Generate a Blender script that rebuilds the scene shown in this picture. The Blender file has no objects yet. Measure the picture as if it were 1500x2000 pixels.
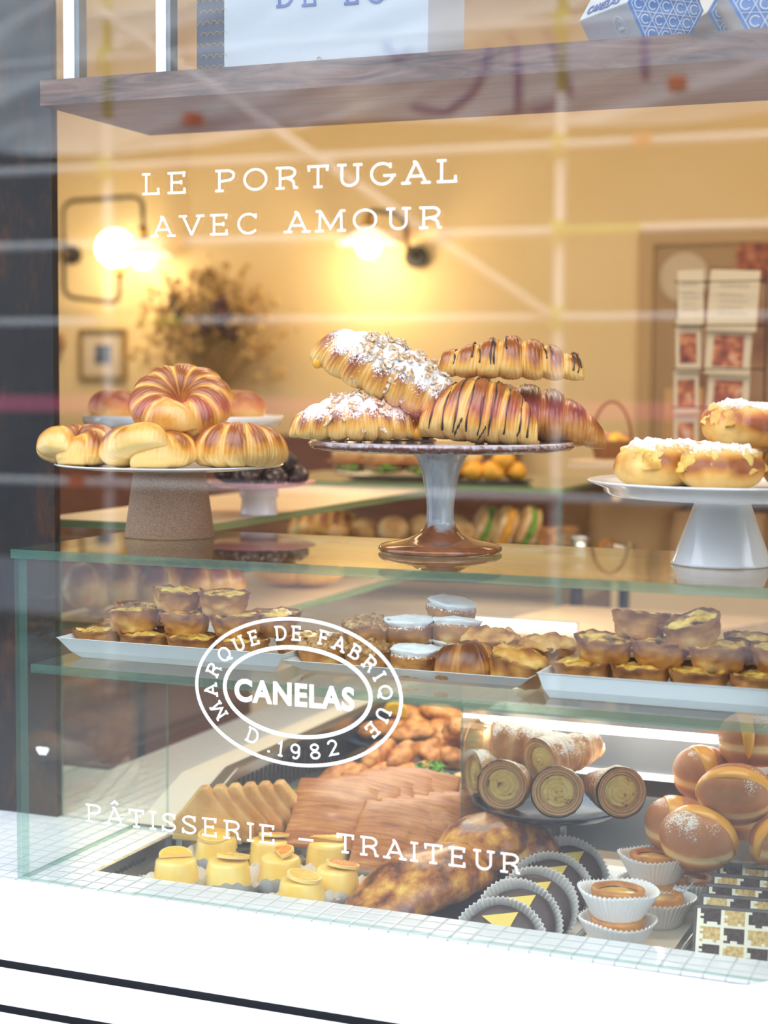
import bpy, math, random
import numpy as np
from mathutils import Vector, Matrix, noise

random.seed(7)
PI = math.pi
C = bpy.context.scene.collection
SC = bpy.context.scene

# ------------------------------------------------------------------ camera
CAM = Vector((1.3150, -1.8980, 0.6800))
YAW, PITCH, ROLL = 0.387918528, 0.0767625445, 0.00670686216
fwd = Vector((-math.sin(YAW)*math.cos(PITCH), math.cos(YAW)*math.cos(PITCH), -math.sin(PITCH)))
rgt0 = Vector((math.cos(YAW), math.sin(YAW), 0))
up0 = rgt0.cross(fwd)
rgt = math.cos(ROLL)*rgt0 + math.sin(ROLL)*up0
upv = -math.sin(ROLL)*rgt0 + math.cos(ROLL)*up0
cd = bpy.data.cameras.new('camera')
cam = bpy.data.objects.new('camera', cd)
C.objects.link(cam)
cam.matrix_world = Matrix(((rgt.x, upv.x, -fwd.x, CAM.x), (rgt.y, upv.y, -fwd.y, CAM.y), (rgt.z, upv.z, -fwd.z, CAM.z), (0, 0, 0, 1)))
cd.sensor_fit = 'VERTICAL'
cd.sensor_height = 36.0
cd.lens = 3277.1*36/2000
cd.clip_start = 0.05
cd.dof.use_dof = True
cd.dof.focus_distance = 2.24
cd.dof.aperture_fstop = 3.0
SC.camera = cam

# ------------------------------------------------------------------ world, lights, exposure
SC.view_settings.view_transform = 'Standard'
SC.view_settings.look = 'None'
SC.view_settings.gamma = 1.0
SC.view_settings.exposure = 0.0
SC.cycles.max_bounces = 10
SC.cycles.diffuse_bounces = 4
SC.cycles.transparent_max_bounces = 40
SC.cycles.sample_clamp_indirect = 6.0
SC.cycles.caustics_reflective = False
SC.cycles.caustics_refractive = False
w = bpy.data.worlds.new('overcast_sky')
SC.world = w
w.use_nodes = True
_t = w.node_tree; _bg = _t.nodes['Background']
_tc = _t.nodes.new('ShaderNodeTexCoord'); _sx = _t.nodes.new('ShaderNodeSeparateXYZ'); _rp = _t.nodes.new('ShaderNodeValToRGB')
_t.links.new(_tc.outputs['Generated'], _sx.inputs[0]); _t.links.new(_sx.outputs[2], _rp.inputs[0]); _t.links.new(_rp.outputs[0], _bg.inputs[0])
_rp.color_ramp.elements[0].position = 0.0; _rp.color_ramp.elements[0].color = (.40, .46, .54, 1)      # overcast: brighter overhead than at the horizon
_rp.color_ramp.elements[1].position = 1.0; _rp.color_ramp.elements[1].color = (1.0, 1.06, 1.12, 1)
w.node_tree.nodes['Background'].inputs[1].default_value = 5.8

def area(name, loc, rot, sx, sy, power, col):
    l = bpy.data.lights.new(name, 'AREA')
    l.shape = 'RECTANGLE'; l.size = sx; l.size_y = sy; l.energy = power; l.color = col
    o = bpy.data.objects.new(name, l); C.objects.link(o); o.location = loc; o.rotation_euler = rot
    return o
WARM = (1.0, 0.72, 0.40)
# unseen area lights added at ceiling height to light the cafe
area('added_ceiling_fill', (0.6, 0.95, 1.93), (0, 0, 0), 1.6, 0.5, 22, (1.0, 0.84, 0.62))
area('added_well_fill', (.30, .85, .425), (0, 0, 0), .25, .9, 3.4, (1.0, .93, .80))   # area light without a fixture, added to brighten the savoury well
area('added_ceiling_fill', (-0.9, 2.1, 1.93), (0, 0, 0), 1.4, 0.8, 15, WARM)
area('added_ceiling_fill', (0.9, 2.3, 1.93), (0, 0, 0), 1.0, 0.8, 7, WARM)

# ------------------------------------------------------------------ helpers: objects
def tag(o, label=None, cat=None, group=None, kind=None):
    if label: o['label'] = label
    if cat: o['category'] = cat
    if group: o['group'] = group
    if kind: o['kind'] = kind
    return o
def thing(name, label, cat, loc=(0, 0, 0), rot=(0, 0, 0), group=None):
    o = bpy.data.objects.new(name, None); C.objects.link(o)
    o.empty_display_size = .02
    o.location = loc; o.rotation_euler = rot
    return tag(o, label, cat, group)
def copy_tree(o, parent=None):
    c = o.copy(); C.objects.link(c)
    if parent is not None:
        c.parent = parent
    for ch in [x for x in o.children]:
        copy_tree(ch, c)
    return c
def dup(root, loc, rot, label, group=None, scale=1.0):
    r = copy_tree(root)
    r.location = loc; r.rotation_euler = rot; r['label'] = label
    r.scale = (scale,)*3
    if group: r['group'] = group
    return r
class Kind:
    """first use places the source itself, later uses place copies of it"""
    def __init__(s, *roots): s.roots = list(roots); s.used = set(); s.i = 0
    def put(s, loc, rot, label, group=None, which=None, scale=1.0):
        k = (s.i if which is None else which) % len(s.roots); s.i += 1
        r = s.roots[k]
        if k in s.used:
            return dup(r, loc, rot, label, group, scale)
        s.used.add(k)
        r.location = loc; r.rotation_euler = rot; r['label'] = label; r.scale = (scale,)*3
        if group: r['group'] = group
        return r

# ------------------------------------------------------------------ helpers: meshes
def nz(p, s=1.0, o=2):
    v = Vector((p[0]*s, p[1]*s, p[2]*s)); a = 0.0; m = 1.0
    for i in range(o):
        a += m*noise.noise(v); v = v*2.03 + Vector((1.7, 9.2, 3.1)); m *= .5
    return a
class MB:
    def __init__(s): s.v = []; s.f = []; s.m = []; s.s = []; s.at = {}; s.n = 0
    def add(s, V, F, mat=0, smooth=True, **at):
        b = s.n; V = [tuple(map(float, p)) for p in V]; s.v += V; s.n += len(V)
        for f in F: s.f.append(tuple(b+i for i in f)); s.m.append(mat); s.s.append(smooth)
        for k, a in at.items():
            s.at.setdefault(k, {}).update({b+i: float(x) for i, x in enumerate(np.ravel(a))})
        return s
    def grid(s, P, cu=False, cv=False, mat=0, smooth=True, **at):
        P = np.asarray(P, float); m, n = P.shape[:2]; F = []
        for i in range(m if cu else m-1):
            for j in range(n if cv else n-1):
                i2, j2 = (i+1) % m, (j+1) % n
                F.append((i*n+j, i2*n+j, i2*n+j2, i*n+j2))
        return s.add(P.reshape(-1, 3), F, mat, smooth, **at)
    def lathe(s, prof, n=40, mat=0, smooth=True, fn=None, **at):
        a = np.linspace(0, 2*PI, n, endpoint=False)
        P = np.zeros((len(prof), n, 3))
        for i, (r, z) in enumerate(prof):
            for j in range(n):
                rr, zz = (r, z) if fn is None else fn(r, z, a[j], i)
                P[i, j] = (rr*math.cos(a[j]), rr*math.sin(a[j]), zz)
        # face order: outward normals for a profile going up the outside
        m = len(prof); F = []
        for i in range(m-1):
            for j in range(n):
                j2 = (j+1) % n
                F.append((i*n+j, i*n+j2, (i+1)*n+j2, (i+1)*n+j))
        return s.add(P.reshape(-1, 3), F, mat, smooth)
    def box(s, x0, x1, y0, y1, z0, z1, mat=0, fm=None):
        V = [(x, y, z) for z in (z0, z1) for y in (y0, y1) for x in (x0, x1)]
        F = [(0, 2, 3, 1), (4, 5, 7, 6), (0, 1, 5, 4), (2, 6, 7, 3), (0, 4, 6, 2), (1, 3, 7, 5)]  # bottom top front back left right
        for k, f in enumerate(F):
            s.add(V, [f], mat if fm is None else fm[k], False)
        return s
    def tube(s, path, r, n=8, mat=0, cap=True, closed=False):
        path = [Vector(p) for p in path]; m = len(path); P = np.zeros((m, n, 3)); nv = None
        for i, p in enumerate(path):
            if closed: t = path[(i+1) % m] - path[i-1]
            else: t = path[min(i+1, m-1)] - path[max(i-1, 0)]
            if t.length < 1e-9: t = Vector((0, 0, 1))
            t.normalize()
            if nv is None:
                nv = t.cross(Vector((0, 0, 1)))
                if nv.length < .1: nv = t.cross(Vector((1, 0, 0)))
            nv = (nv - t*nv.dot(t)).normalized(); bv = t.cross(nv)
            rr = r if not hasattr(r, '__len__') else r[i]
            for j in range(n):
                a = 2*PI*j/n; q = p + nv*(rr*math.cos(a)) + bv*(rr*math.sin(a)); P[i, j] = q
        s.grid(P, cu=closed, cv=True, mat=mat)
        if cap and not closed:
            b = s.n
            s.add([tuple(x) for x in P[0]], [tuple(range(n))], mat, False)
            s.add([tuple(x) for x in P[-1]], [tuple(reversed(range(n)))], mat, False)
        return s
    def prism(s, poly, d0, d1, axis='y', mat=0, smooth=False, cap=True):
        """polygon in the plane across AXIS, thickness d0..d1"""
        def p3(a, b, d): return {'y': (a, d, b), 'x': (d, a, b), 'z': (a, b, d)}[axis]
        n = len(poly)
        V = [p3(a, b, d0) for a, b in poly] + [p3(a, b, d1) for a, b in poly]
        if cap: s.add(V, [tuple(range(n)), tuple(range(2*n-1, n-1, -1))], mat, False)
        s.add(V, [(i, i+n, (i+1) % n+n, (i+1) % n) for i in range(n)], mat, smooth)
        return s
    def build(s, name, mats, parent=None, loc=(0, 0, 0), rot=(0, 0, 0), bevel=0, seg=2, sub=0, weld=True):
        me = bpy.data.meshes.new(name)
        me.from_pydata(s.v, [], s.f)
        me.polygons.foreach_set('material_index', s.m)
        me.polygons.foreach_set('use_smooth', s.s)
        for k, d in s.at.items():
            a = me.attributes.new(k, 'FLOAT', 'POINT')
            a.data.foreach_set('value', [d.get(i, 0.0) for i in range(s.n)])
        for m in (mats if isinstance(mats, (list, tuple)) else [mats]): me.materials.append(m)
        import bmesh
        bm = bmesh.new(); bm.from_mesh(me)
        if weld: bmesh.ops.remove_doubles(bm, verts=bm.verts, dist=2e-6)
        bmesh.ops.recalc_face_normals(bm, faces=bm.faces)
        bm.to_mesh(me); bm.free()
        o = bpy.data.objects.new(name, me); C.objects.link(o)
        o.location = loc; o.rotation_euler = rot
        if parent is not None: o.parent = parent
        if bevel:
            b = o.modifiers.new('b', 'BEVEL'); b.width = bevel; b.segments = seg; b.limit_method = 'ANGLE'; b.angle_limit = .6
        if sub:
            b = o.modifiers.new('s', 'SUBSURF'); b.levels = sub; b.render_levels = sub
        return o

# ------------------------------------------------------------------ materials
class NT:
    def __init__(s, name):
        s.m = bpy.data.materials.new(name); s.m.use_nodes = True; s.t = s.m.node_tree
        s.t.nodes.clear(); s.out = s.t.nodes.new('ShaderNodeOutputMaterial')
    def n(s, typ, **kw):
        x = s.t.nodes.new('ShaderNode'+typ)
        for k, v in kw.items():
            if k.startswith('i_'): 
                key = k[2:]; key = int(key) if key.isdigit() else key.replace('_', ' ')
                s.set(x.inputs[key], v)
            else: setattr(x, k, v)
        return x
    def set(s, inp, v):
        if isinstance(v, bpy.types.NodeSocket): s.t.links.new(v, inp)
        elif hasattr(v, '__len__') and len(v) == 3 and inp.type == 'RGBA': inp.default_value = (*v, 1)
        else: inp.default_value = v
    def math(s, op, a, b=0.0, clamp=False):
        x = s.n('Math', operation=op, use_clamp=clamp); s.set(x.inputs[0], a); s.set(x.inputs[1], b); return x.outputs[0]
    def mix(s, f, a, b, typ='MIX'):
        x = s.n('Mix', data_type='RGBA', blend_type=typ); s.set(x.inputs[0], f); s.set(x.inputs[6], a); s.set(x.inputs[7], b); return x.outputs[2]
    def ramp(s, f, stops, interp='LINEAR'):
        x = s.n('ValToRGB'); r = x.color_ramp; r.interpolation = interp
        while len(r.elements) < len(stops): r.elements.new(.5)
        for e, (p, c) in zip(r.elements, stops): e.position = p; e.color = (*c, 1) if len(c) == 3 else c
        s.set(x.inputs[0], f); return x.outputs[0]
    def coord(s, scale=(1, 1, 1), rand=True):
        tc = s.n('TexCoord'); v = tc.outputs['Object']
        if rand:
            oi = s.n('ObjectInfo'); a = s.n('VectorMath', operation='SCALE'); a.inputs[0].default_value = (13.1, 7.7, 5.3)
            s.set(a.inputs['Scale'], oi.outputs['Random']); b = s.n('VectorMath', operation='ADD')
            s.set(b.inputs[0], v); s.set(b.inputs[1], a.outputs[0]); v = b.outputs[0]
        if scale != (1, 1, 1):
            b = s.n('VectorMath', operation='MULTIPLY'); s.set(b.inputs[0], v); b.inputs[1].default_value = scale; v = b.outputs[0]
        return v
    def noise(s, vec, scale, detail=3, rough=.55, dist=0.0):
        x = s.n('TexNoise'); s.set(x.inputs['Vector'], vec); x.inputs['Scale'].default_value = scale
        x.inputs['Detail'].default_value = detail; x.inputs['Roughness'].default_value = rough; x.inputs['Distortion'].default_value = dist
        return x.outputs[0]
    def attr(s, name):
        return s.n('Attribute', attribute_name=name).outputs['Fac']
    def bump(s, h, strength=.3, dist=.002):
        x = s.n('Bump'); x.inputs['Strength'].default_value = strength; x.inputs['Distance'].default_value = dist; s.set(x.inputs['Height'], h); return x.outputs[0]
    def pbr(s, col, rough=.5, **kw):
        p = s.n('BsdfPrincipled'); s.set(p.inputs['Base Color'], col); s.set(p.inputs['Roughness'], rough)
        for k, v in kw.items(): s.set(p.inputs[k.replace('_', ' ')], v)
        s.t.links.new(p.outputs[0], s.out.inputs[0]); s.p = p
        return s.m

def solid(name, col, rough=.5, metal=0.0, coat=0.0, bump=None, var=None, scale=(1, 1, 1), **kw):
    t = NT(name); c = col
    v = t.coord(scale) if (bump or var) else None
    if var: c = t.ramp(t.noise(v, var[0], 4), var[1])
    k = dict(Metallic=metal, Coat_Weight=coat); k.update(kw)
    if bump: k['Normal'] = t.bump(t.noise(v, bump[0], 4), bump[1], bump[2] if len(bump) > 2 else .002)
    return t.pbr(c, rough, **k)
def emit(name, col, strength):
    t = NT(name); e = t.n('Emission'); e.inputs[0].default_value = (*col, 1); e.inputs[1].default_value = strength
    t.t.links.new(e.outputs[0], t.out.inputs[0]); return t.m
def pane_mat(name, tint=(.985, .99, .985), base=.045, rough=0.0):
    """thin clear sheet: see-through with a mirror part that grows towards grazing"""
    t = NT(name)
    lw = t.n('LayerWeight'); lw.inputs[0].default_value = .5
    f = t.math('POWER', lw.outputs['Facing'], 5.0); f = t.math('MULTIPLY', f, 1-base); f = t.math('ADD', f, base, True)
    a = t.n('BsdfTransparent'); a.inputs[0].default_value = (*tint, 1)
    g = t.n('BsdfGlossy'); g.inputs['Roughness'].default_value = rough; g.inputs[0].default_value = (1, 1, 1, 1)
    m = t.n('MixShader'); t.set(m.inputs[0], f); t.t.links.new(a.outputs[0], m.inputs[1]); t.t.links.new(g.outputs[0], m.inputs[2])
    t.t.links.new(m.outputs[0], t.out.inputs[0]); return t.m
def edge_mat(name, col, clear=.35):
    t = NT(name)
    v = t.coord((1, 1, 60), False)
    c = t.ramp(t.noise(v, 3.0, 3), [(.3, tuple(x*.55 for x in col)), (.7, col)])
    p = t.n('BsdfPrincipled'); t.set(p.inputs['Base Color'], c); p.inputs['Roughness'].default_value = .12
    a = t.n('BsdfTransparent'); a.inputs[0].default_value = (.75, .92, .85, 1)
    m = t.n('MixShader'); m.inputs[0].default_value = clear
    t.t.links.new(p.outputs[0], m.inputs[1]); t.t.links.new(a.outputs[0], m.inputs[2]); t.t.links.new(m.outputs[0], t.out.inputs[0])
    return t.m

M = {}
M['window_glass'] = pane_mat('window_glass', (.985, .99, .995), .046)
M['glass'] = pane_mat('case_glass', (.975, .99, .98), .022)
M['shelf_glass'] = pane_mat('shelf_glass', (.95, .98, .965), .05)
M['top_glass'] = pane_mat('top_glass', (.93, .965, .95), .10)
M['edge'] = edge_mat('glass_edge', (.22, .46, .37), .72)
M['edge_green'] = edge_mat('side_glass_edge', (.30, .42, .20), .2)
M['clear'] = pane_mat('clear_glass', (.93, .96, .96), .08)
M['vinyl'] = solid('white_vinyl', (.95, .95, .95), .45, Emission_Color=(1, 1, 1), Emission_Strength=0.0)
M['white_paint'] = solid('white_powder_coat', (.90, .91, .91), .35)
M['porcelain'] = solid('white_porcelain', (.86, .88, .90), .12, coat=.4)
M['porcelain_dark'] = solid('blue_glazed_stoneware', (.035, .06, .11), .2, coat=.5)
M['black_plate'] = solid('black_enamel', (.03, .032, .035), .3)
M['grout'] = solid('grout', (.76, .77, .78), .8)
M['steel'] = solid('brushed_steel', (.62, .63, .63), .28, metal=1.0)
M['steel_dark'] = solid('dark_steel', (.20, .21, .22), .35, metal=.8)
M['alu'] = solid('aluminium', (.80, .82, .85), .3, metal=.85)
M['black_metal'] = solid('black_metal', (.02, .018, .016), .45, metal=.3)
M['bracket'] = solid('bronze_bracket', (.10, .07, .035), .4, metal=.6)
M['brass'] = solid('aged_brass', (.45, .27, .07), .35, metal=.9)
M['dark_gap'] = solid('dark_recess', (.035, .035, .045), .7)
M['cream_panel'] = solid('cream_laminate', (.80, .74, .62), .4)
M['paper'] = solid('white_paper', (.86, .83, .80), .75)
M['parchment'] = solid('baking_parchment', (.74, .65, .53), .7, bump=(60, .2))
M['kraft'] = solid('kraft_paper', (.45, .27, .11), .8, bump=(30, .2))
M['card'] = solid('cream_card', (.60, .49, .33), .7)

# tiles: small square white mosaic, grout lines laid in the object's own metres
def tile_mat():
    t = NT('white_mosaic_tile'); tc = t.n('TexCoord')
    sx = t.n('SeparateXYZ'); t.set(sx.inputs[0], tc.outputs['Object']); s = .0262
    def line(o):
        f = t.math('FRACT', t.math('DIVIDE', o, s)); d = t.math('ABSOLUTE', t.math('SUBTRACT', f, .5)); return d
    d = t.math('MAXIMUM', line(sx.outputs[0]), line(sx.outputs[1]))
    g = t.ramp(d, [(.445, (0, 0, 0)), (.47, (1, 1, 1))])
    c = t.mix(g, (.84, .86, .88), (.50, .53, .57))
    h = t.ramp(d, [(.40, (1, 1, 1)), (.48, (0, 0, 0))])
    r = t.math('ADD', t.math('MULTIPLY', g, .5), .12)
    return t.pbr(c, r, Normal=t.bump(h, .5, .0012))
M['tile'] = tile_mat()
def wood(name, a, b, c, scale=(2, 30, 30), rough=.4, sc=3.0):
    t = NT(name); v = t.coord(scale, True)
    f = t.noise(v, sc, 6, .62, 1.2)
    return t.pbr(t.ramp(f, [(.3, a), (.5, b), (.72, c)]), rough, Normal=t.bump(f, .1, .001))
M['walnut'] = wood('dark_walnut', (.055, .016, .008), (.15, .042, .017), (.24, .080, .032), (1.2, 22, 22), .35)
M['walnut_face'] = wood('figured_walnut_edge', (.04, .025, .022), (.14, .075, .055), (.23, .135, .10), (2.2, 9, 16), .3, 4.0)
M['bench_wood'] = wood('red_brown_wood', (.10, .035, .014), (.17, .06, .022), (.22, .085, .03), (2, 20, 20), .4)
M['light_wood'] = wood('light_oak', (.60, .42, .24), (.70, .50, .30), (.78, .60, .38), (2, 18, 18), .4)
M['board_wood'] = wood('grey_brown_board', (.12, .09, .06), (.20, .15, .10), (.28, .21, .14), (2, 30, 30), .5)
M['floor_wood'] = wood('parquet', (.22, .13, .07), (.32, .20, .11), (.40, .26, .15), (2, 14, 14), .5)
M['chair_wood'] = solid('dark_chair_wood', (.035, .022, .018), .45)
M['wicker'] = solid('wicker', (.30, .12, .03), .7, bump=(90, .6))

# baked goods: browning of the crust is where the crust browned ('bake'), sugar where sugar fell ('sugar')
def crust(name, pale=(.74, .48, .17), gold=(.56, .24, .045), brown=(.23, .065, .016), rough=.32, coat=.40, dark=None, nscale=60, sug=(.93, .93, .92), layers=0.0):
    t = NT(name); v = t.coord()
    b = t.attr('bake'); n = t.noise(v, nscale, 4, .6)
    if layers:
        n = t.math('ADD', t.math('MULTIPLY', n, 1-layers), t.math('MULTIPLY', t.noise(t.coord((1, 1, 9)), 75, 4, .65, .5), layers))
    f = t.math('ADD', b, t.math('MULTIPLY', t.math('SUBTRACT', n, .5), .45))
    stops = [(.08, pale), (.42, gold), (.80, brown)]
    if dark: stops.append((1.0, dark))
    c = t.ramp(f, stops)
    s = t.attr('sugar'); sn = t.noise(v, 420, 3, .7); sl = t.noise(v, 70, 3, .6)
    k = t.math('ADD', t.math('ADD', s, t.math('MULTIPLY', t.math('SUBTRACT', sn, .5), 1.7)), t.math('MULTIPLY', t.math('SUBTRACT', sl, .5), .8))
    k = t.math('MULTIPLY', t.ramp(k, [(.45, (0, 0, 0)), (.62, (1, 1, 1))]), t.math('GREATER_THAN', s, .02))
    c = t.mix(k, c, sug)
    r = t.math('ADD', t.math('MULTIPLY', k, .5), rough, True)
    return t.pbr(c, r, Coat_Weight=t.math('MULTIPLY', t.math('SUBTRACT', 1.0, k), coat), Coat_Roughness=.25, Normal=t.bump(t.math('ADD', n, t.math('MULTIPLY', k, .6)), .22, .0015))
M['croissant'] = crust('croissant_crust', (.88, .60, .20), (.74, .34, .05), (.30, .075, .012))
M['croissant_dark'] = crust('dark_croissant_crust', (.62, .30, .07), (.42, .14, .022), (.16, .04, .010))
M['puff'] = crust('flaky_pastry', (.84, .55, .20), (.56, .24, .05), (.19, .05, .012), .5, .05, nscale=110, layers=.7)
M['bun'] = crust('bun_crust', (.86, .56, .17), (.68, .30, .05), (.32, .085, .015), .45, .1)
M['coconut'] = crust('coconut_topping', (.82, .58, .15), (.74, .44, .08), (.42, .16, .03), .7, 0, nscale=130)
M['toasted'] = crust('toasted_topping', (.84, .50, .15), (.66, .29, .05), (.30, .085, .02), .6, .05, nscale=110)
M['berliner'] = crust('berliner_crust', (.86, .62, .28), (.68, .31, .09), (.48, .18, .055), .5, .05)
M['cornet'] = crust('cornet_pastry', (.74, .50, .26), (.58, .32, .13), (.36, .15, .05), .6, 0, nscale=90)
def custard(name, a=(.92, .66, .17), b=(.74, .40, .06), c=(.045, .016, .012), lo=.52, hi=.66, sc=38):
    t = NT(name); v = t.coord(); n = t.noise(v, sc, 3, .5, .6); n2 = t.noise(v, 120, 3)
    col = t.ramp(n, [(lo-.17, a), (lo, b), (hi, c)])
    return t.pbr(col, .22, Coat_Weight=.4, Normal=t.bump(t.math('ADD', n, t.math('MULTIPLY', n2, .3)), .25, .002))
M['custard'] = custard('custard_scorched')
M['custard_plain'] = custard('custard_golden', (.80, .50, .12), (.62, .30, .06), (.22, .07, .02), .58, .74, 22)
M['crumb'] = solid('nut_crumble', (.5, .28, .1), .75, var=(160, [(.35, (.28, .10, .03)), (.52, (.52, .27, .09)), (.7, (.74, .48, .22))]), bump=(220, .8, .003))
M['icing'] = solid('icing_sugar', (.92, .92, .93), .85, bump=(400, .5))
M['cream_yellow'] = solid('egg_cream', (.86, .42, .035), .35, coat=.2, bump=(60, .15))
M['cream_pale'] = solid('pale_egg_cream', (.78, .62, .22), .45, bump=(80, .2))
M['chocolate'] = solid('dark_chocolate', (.035, .016, .012), .35, coat=.2, bump=(70, .2))
M['choc_glaze'] = solid('chocolate_glaze', (.060, .030, .024), .5, coat=.05, bump=(45, .3))
M['almond'] = solid('flaked_almond', (.62, .36, .16), .6, var=(200, [(.35, (.40, .19, .07)), (.52, (.72, .50, .28)), (.62, (.92, .9, .88))]))
M['flan'] = solid('flan', (.84, .55, .11), .3, coat=.3, var=(18, [(.35, (.92, .58, .09)), (.65, (.96, .72, .22))]))
M['orange'] = solid('orange_flesh', (.95, .27, .008), .2, coat=.6, bump=(60, .3))
M['orange_rind'] = solid('orange_rind', (.93, .66, .20), .35)
M['lemon'] = solid('pale_citrus_flesh', (.95, .56, .06), .25, coat=.6, bump=(60, .3))
M['sponge'] = solid('yellow_sponge', (.82, .55, .17), .8, bump=(120, .5))
M['sponge_skin'] = solid('baked_sponge_skin', (.5, .22, .05), .55, var=(30, [(.3, (.60, .29, .07)), (.6, (.78, .47, .17))]))
M['omelette'] = solid('browned_egg_crepe', (.6, .3, .06), .35, coat=.3, var=(34, [(.36, (.10, .022, .008)), (.48, (.36, .11, .02)), (.60, (.62, .28, .045)), (.74, (.82, .52, .12))]), bump=(30, .3, .003))
M['fried'] = solid('fried_crumb', (.55, .22, .05), .5, var=(60, [(.35, (.30, .09, .02)), (.5, (.55, .22, .05)), (.68, (.75, .38, .12))]), bump=(140, .7, .003))
M['green'] = solid('green_herb', (.10, .30, .03), .5, var=(40, [(.3, (.04, .16, .02)), (.7, (.22, .50, .05))]))
M['bread'] = solid('bread_crust', (.6, .34, .12), .6, var=(30, [(.3, (.42, .19, .05)), (.55, (.66, .40, .16)), (.75, (.80, .62, .38))]), bump=(60, .3))
M['dark_cookie'] = solid('dark_sugared_pastry', (.08, .05, .04), .7, var=(90, [(.4, (.03, .018, .014)), (.58, (.12, .08, .06)), (.72, (.75, .68, .6))]), bump=(120, .6, .004))
M['sweet_yellow'] = solid('yellow_egg_sweet', (.85, .40, .02), .4, bump=(40, .3, .004))
def layered_sheet():
    t = NT('laminated_pastry_sheet'); v = t.coord((10, 110, 40))
    n = t.noise(v, 1.6, 5, .6, .4); n2 = t.noise(t.coord((14, 14, 14)), 2.0, 3)
    c = t.ramp(t.math('ADD', t.math('MULTIPLY', n, .7), t.math('MULTIPLY', n2, .3)), [(.28, (.20, .055, .014)), (.44, (.42, .14, .034)), (.58, (.56, .23, .06)), (.75, (.74, .42, .16))])
    return t.pbr(c, .42, Coat_Weight=.15, Normal=t.bump(n, .35, .0015))
M['sheet'] = layered_sheet()
def speckle():
    t = NT('speckled_terracotta'); v = t.coord((1, 1, 1), False)
    n = t.noise(v, 900, 2, .7); n2 = t.noise(v, 25, 3)
    c = t.ramp(n, [(.38, (.22, .12, .075)), (.5, (.43, .26, .16)), (.66, (.55, .36, .25))])
    return t.pbr(c, .75, Normal=t.bump(n, .15, .0006))
M['terracotta'] = speckle()
def glaze():
    t = NT('drip_glaze_stoneware'); tc = t.n('TexCoord'); sx = t.n('SeparateXYZ'); t.set(sx.inputs[0], tc.outputs['Object'])
    v = t.coord((1, 1, .12), False); n = t.noise(v, 55, 4, .6); n3 = t.noise(t.coord((1, 1, .5), False), 30, 3)
    body = t.ramp(n, [(.32, (.20, .24, .36)), (.47, (.46, .50, .52)), (.7, (.62, .66, .66))])
    z = t.math('ADD', sx.outputs[2], t.math('MULTIPLY', t.math('SUBTRACT', n3, .5), .045))
    low = t.ramp(z, [(.033, (1, 1, 1)), (.037, (0, 0, 0))])
    brown = t.ramp(n3, [(.3, (.18, .05, .016)), (.6, (.36, .12, .04))])
    c = t.mix(low, body, brown)
    zt = t.math('ADD', sx.outputs[2], t.math('MULTIPLY', t.math('SUBTRACT', t.noise(t.coord((1, 1, 1), False), 130, 4), .5), .016))
    hi = t.ramp(zt, [(.137, (0, 0, 0)), (.139, (1, 1, 1))])
    hi2 = t.ramp(zt, [(.1465, (0, 0, 0)), (.149, (1, 1, 1))])
    c = t.mix(hi, c, (.13, .035, .018)); c = t.mix(hi2, c, (.52, .47, .50))
    return t.pbr(c, .1, Coat_Weight=.5)
M['glaze'] = glaze()
def plaster():
    t = NT('warm_plaster'); v = t.coord((1, 1, 1), False)
    c = t.ramp(t.noise(v, 2.5, 4), [(.3, (.76, .57, .28)), (.7, (.80, .62, .33))])
    return t.pbr(c, .8)
M['plaster'] = plaster()
M['ceiling'] = solid('ceiling_paint', (.8, .76, .68), .8)
def rust():
    t = NT('rusted_steel'); v = t.coord((1, 1, .35), False); n = t.noise(v, 14, 7, .68); n2 = t.noise(v, 60, 5, .7)
    f = t.math('ADD', t.math('MULTIPLY', n, .65), t.math('MULTIPLY', n2, .35))
    c = t.ramp(f, [(.38, (.008, .008, .009)), (.52, (.016, .013, .013)), (.6, (.055, .022, .010)), (.7, (.11, .045, .017))])
    return t.pbr(c, .55, Metallic=.3, Normal=t.bump(f, .3, .002))
M['rust'] = rust()
# ------------------------------------------------------------------ lettering: single-line slab letters drawn as ribbons
RIB = [0]
def ribbon(mb, pts, t, y0, y1, closed=False, mat=0):
    RIB[0] = (RIB[0]+1) % 7; y0 = y0-.00003*RIB[0]
    raw = [Vector((p[0], p[1])) for p in pts]; pts = [p for i, p in enumerate(raw) if i == 0 or (p-raw[i-1]).length > t*.02]; n = len(pts); Lp, Rp = [], []
    for i, p in enumerate(pts):
        a = pts[i-1] if (i or closed) else None; b = pts[(i+1) % n] if (i < n-1 or closed) else None
        d1 = (p-a).normalized() if a is not None else None; d2 = (b-p).normalized() if b is not None else None
        d1 = d1 or d2; d2 = d2 or d1
        nn = Vector((-(d1.y+d2.y), d1.x+d2.x)); nn = nn.normalized() if nn.length > 1e-6 else Vector((-d1.y, d1.x))
        k = 1/max(.35, nn.dot(Vector((-d1.y, d1.x)))); Lp.append(p+nn*t/2*k); Rp.append(p-nn*t/2*k)
    for i in range(n if closed else n-1):
        j = (i+1) % n
        mb.prism([tuple(Lp[i]), tuple(Rp[i]), tuple(Rp[j]), tuple(Lp[j])], y0, y1, mat=mat)
def arcp(cx, cy, rx, ry, a0, a1, n=14):
    return [(cx+rx*math.cos(math.radians(a)), cy+ry*math.sin(math.radians(a))) for a in np.linspace(a0, a1, n)]
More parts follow.
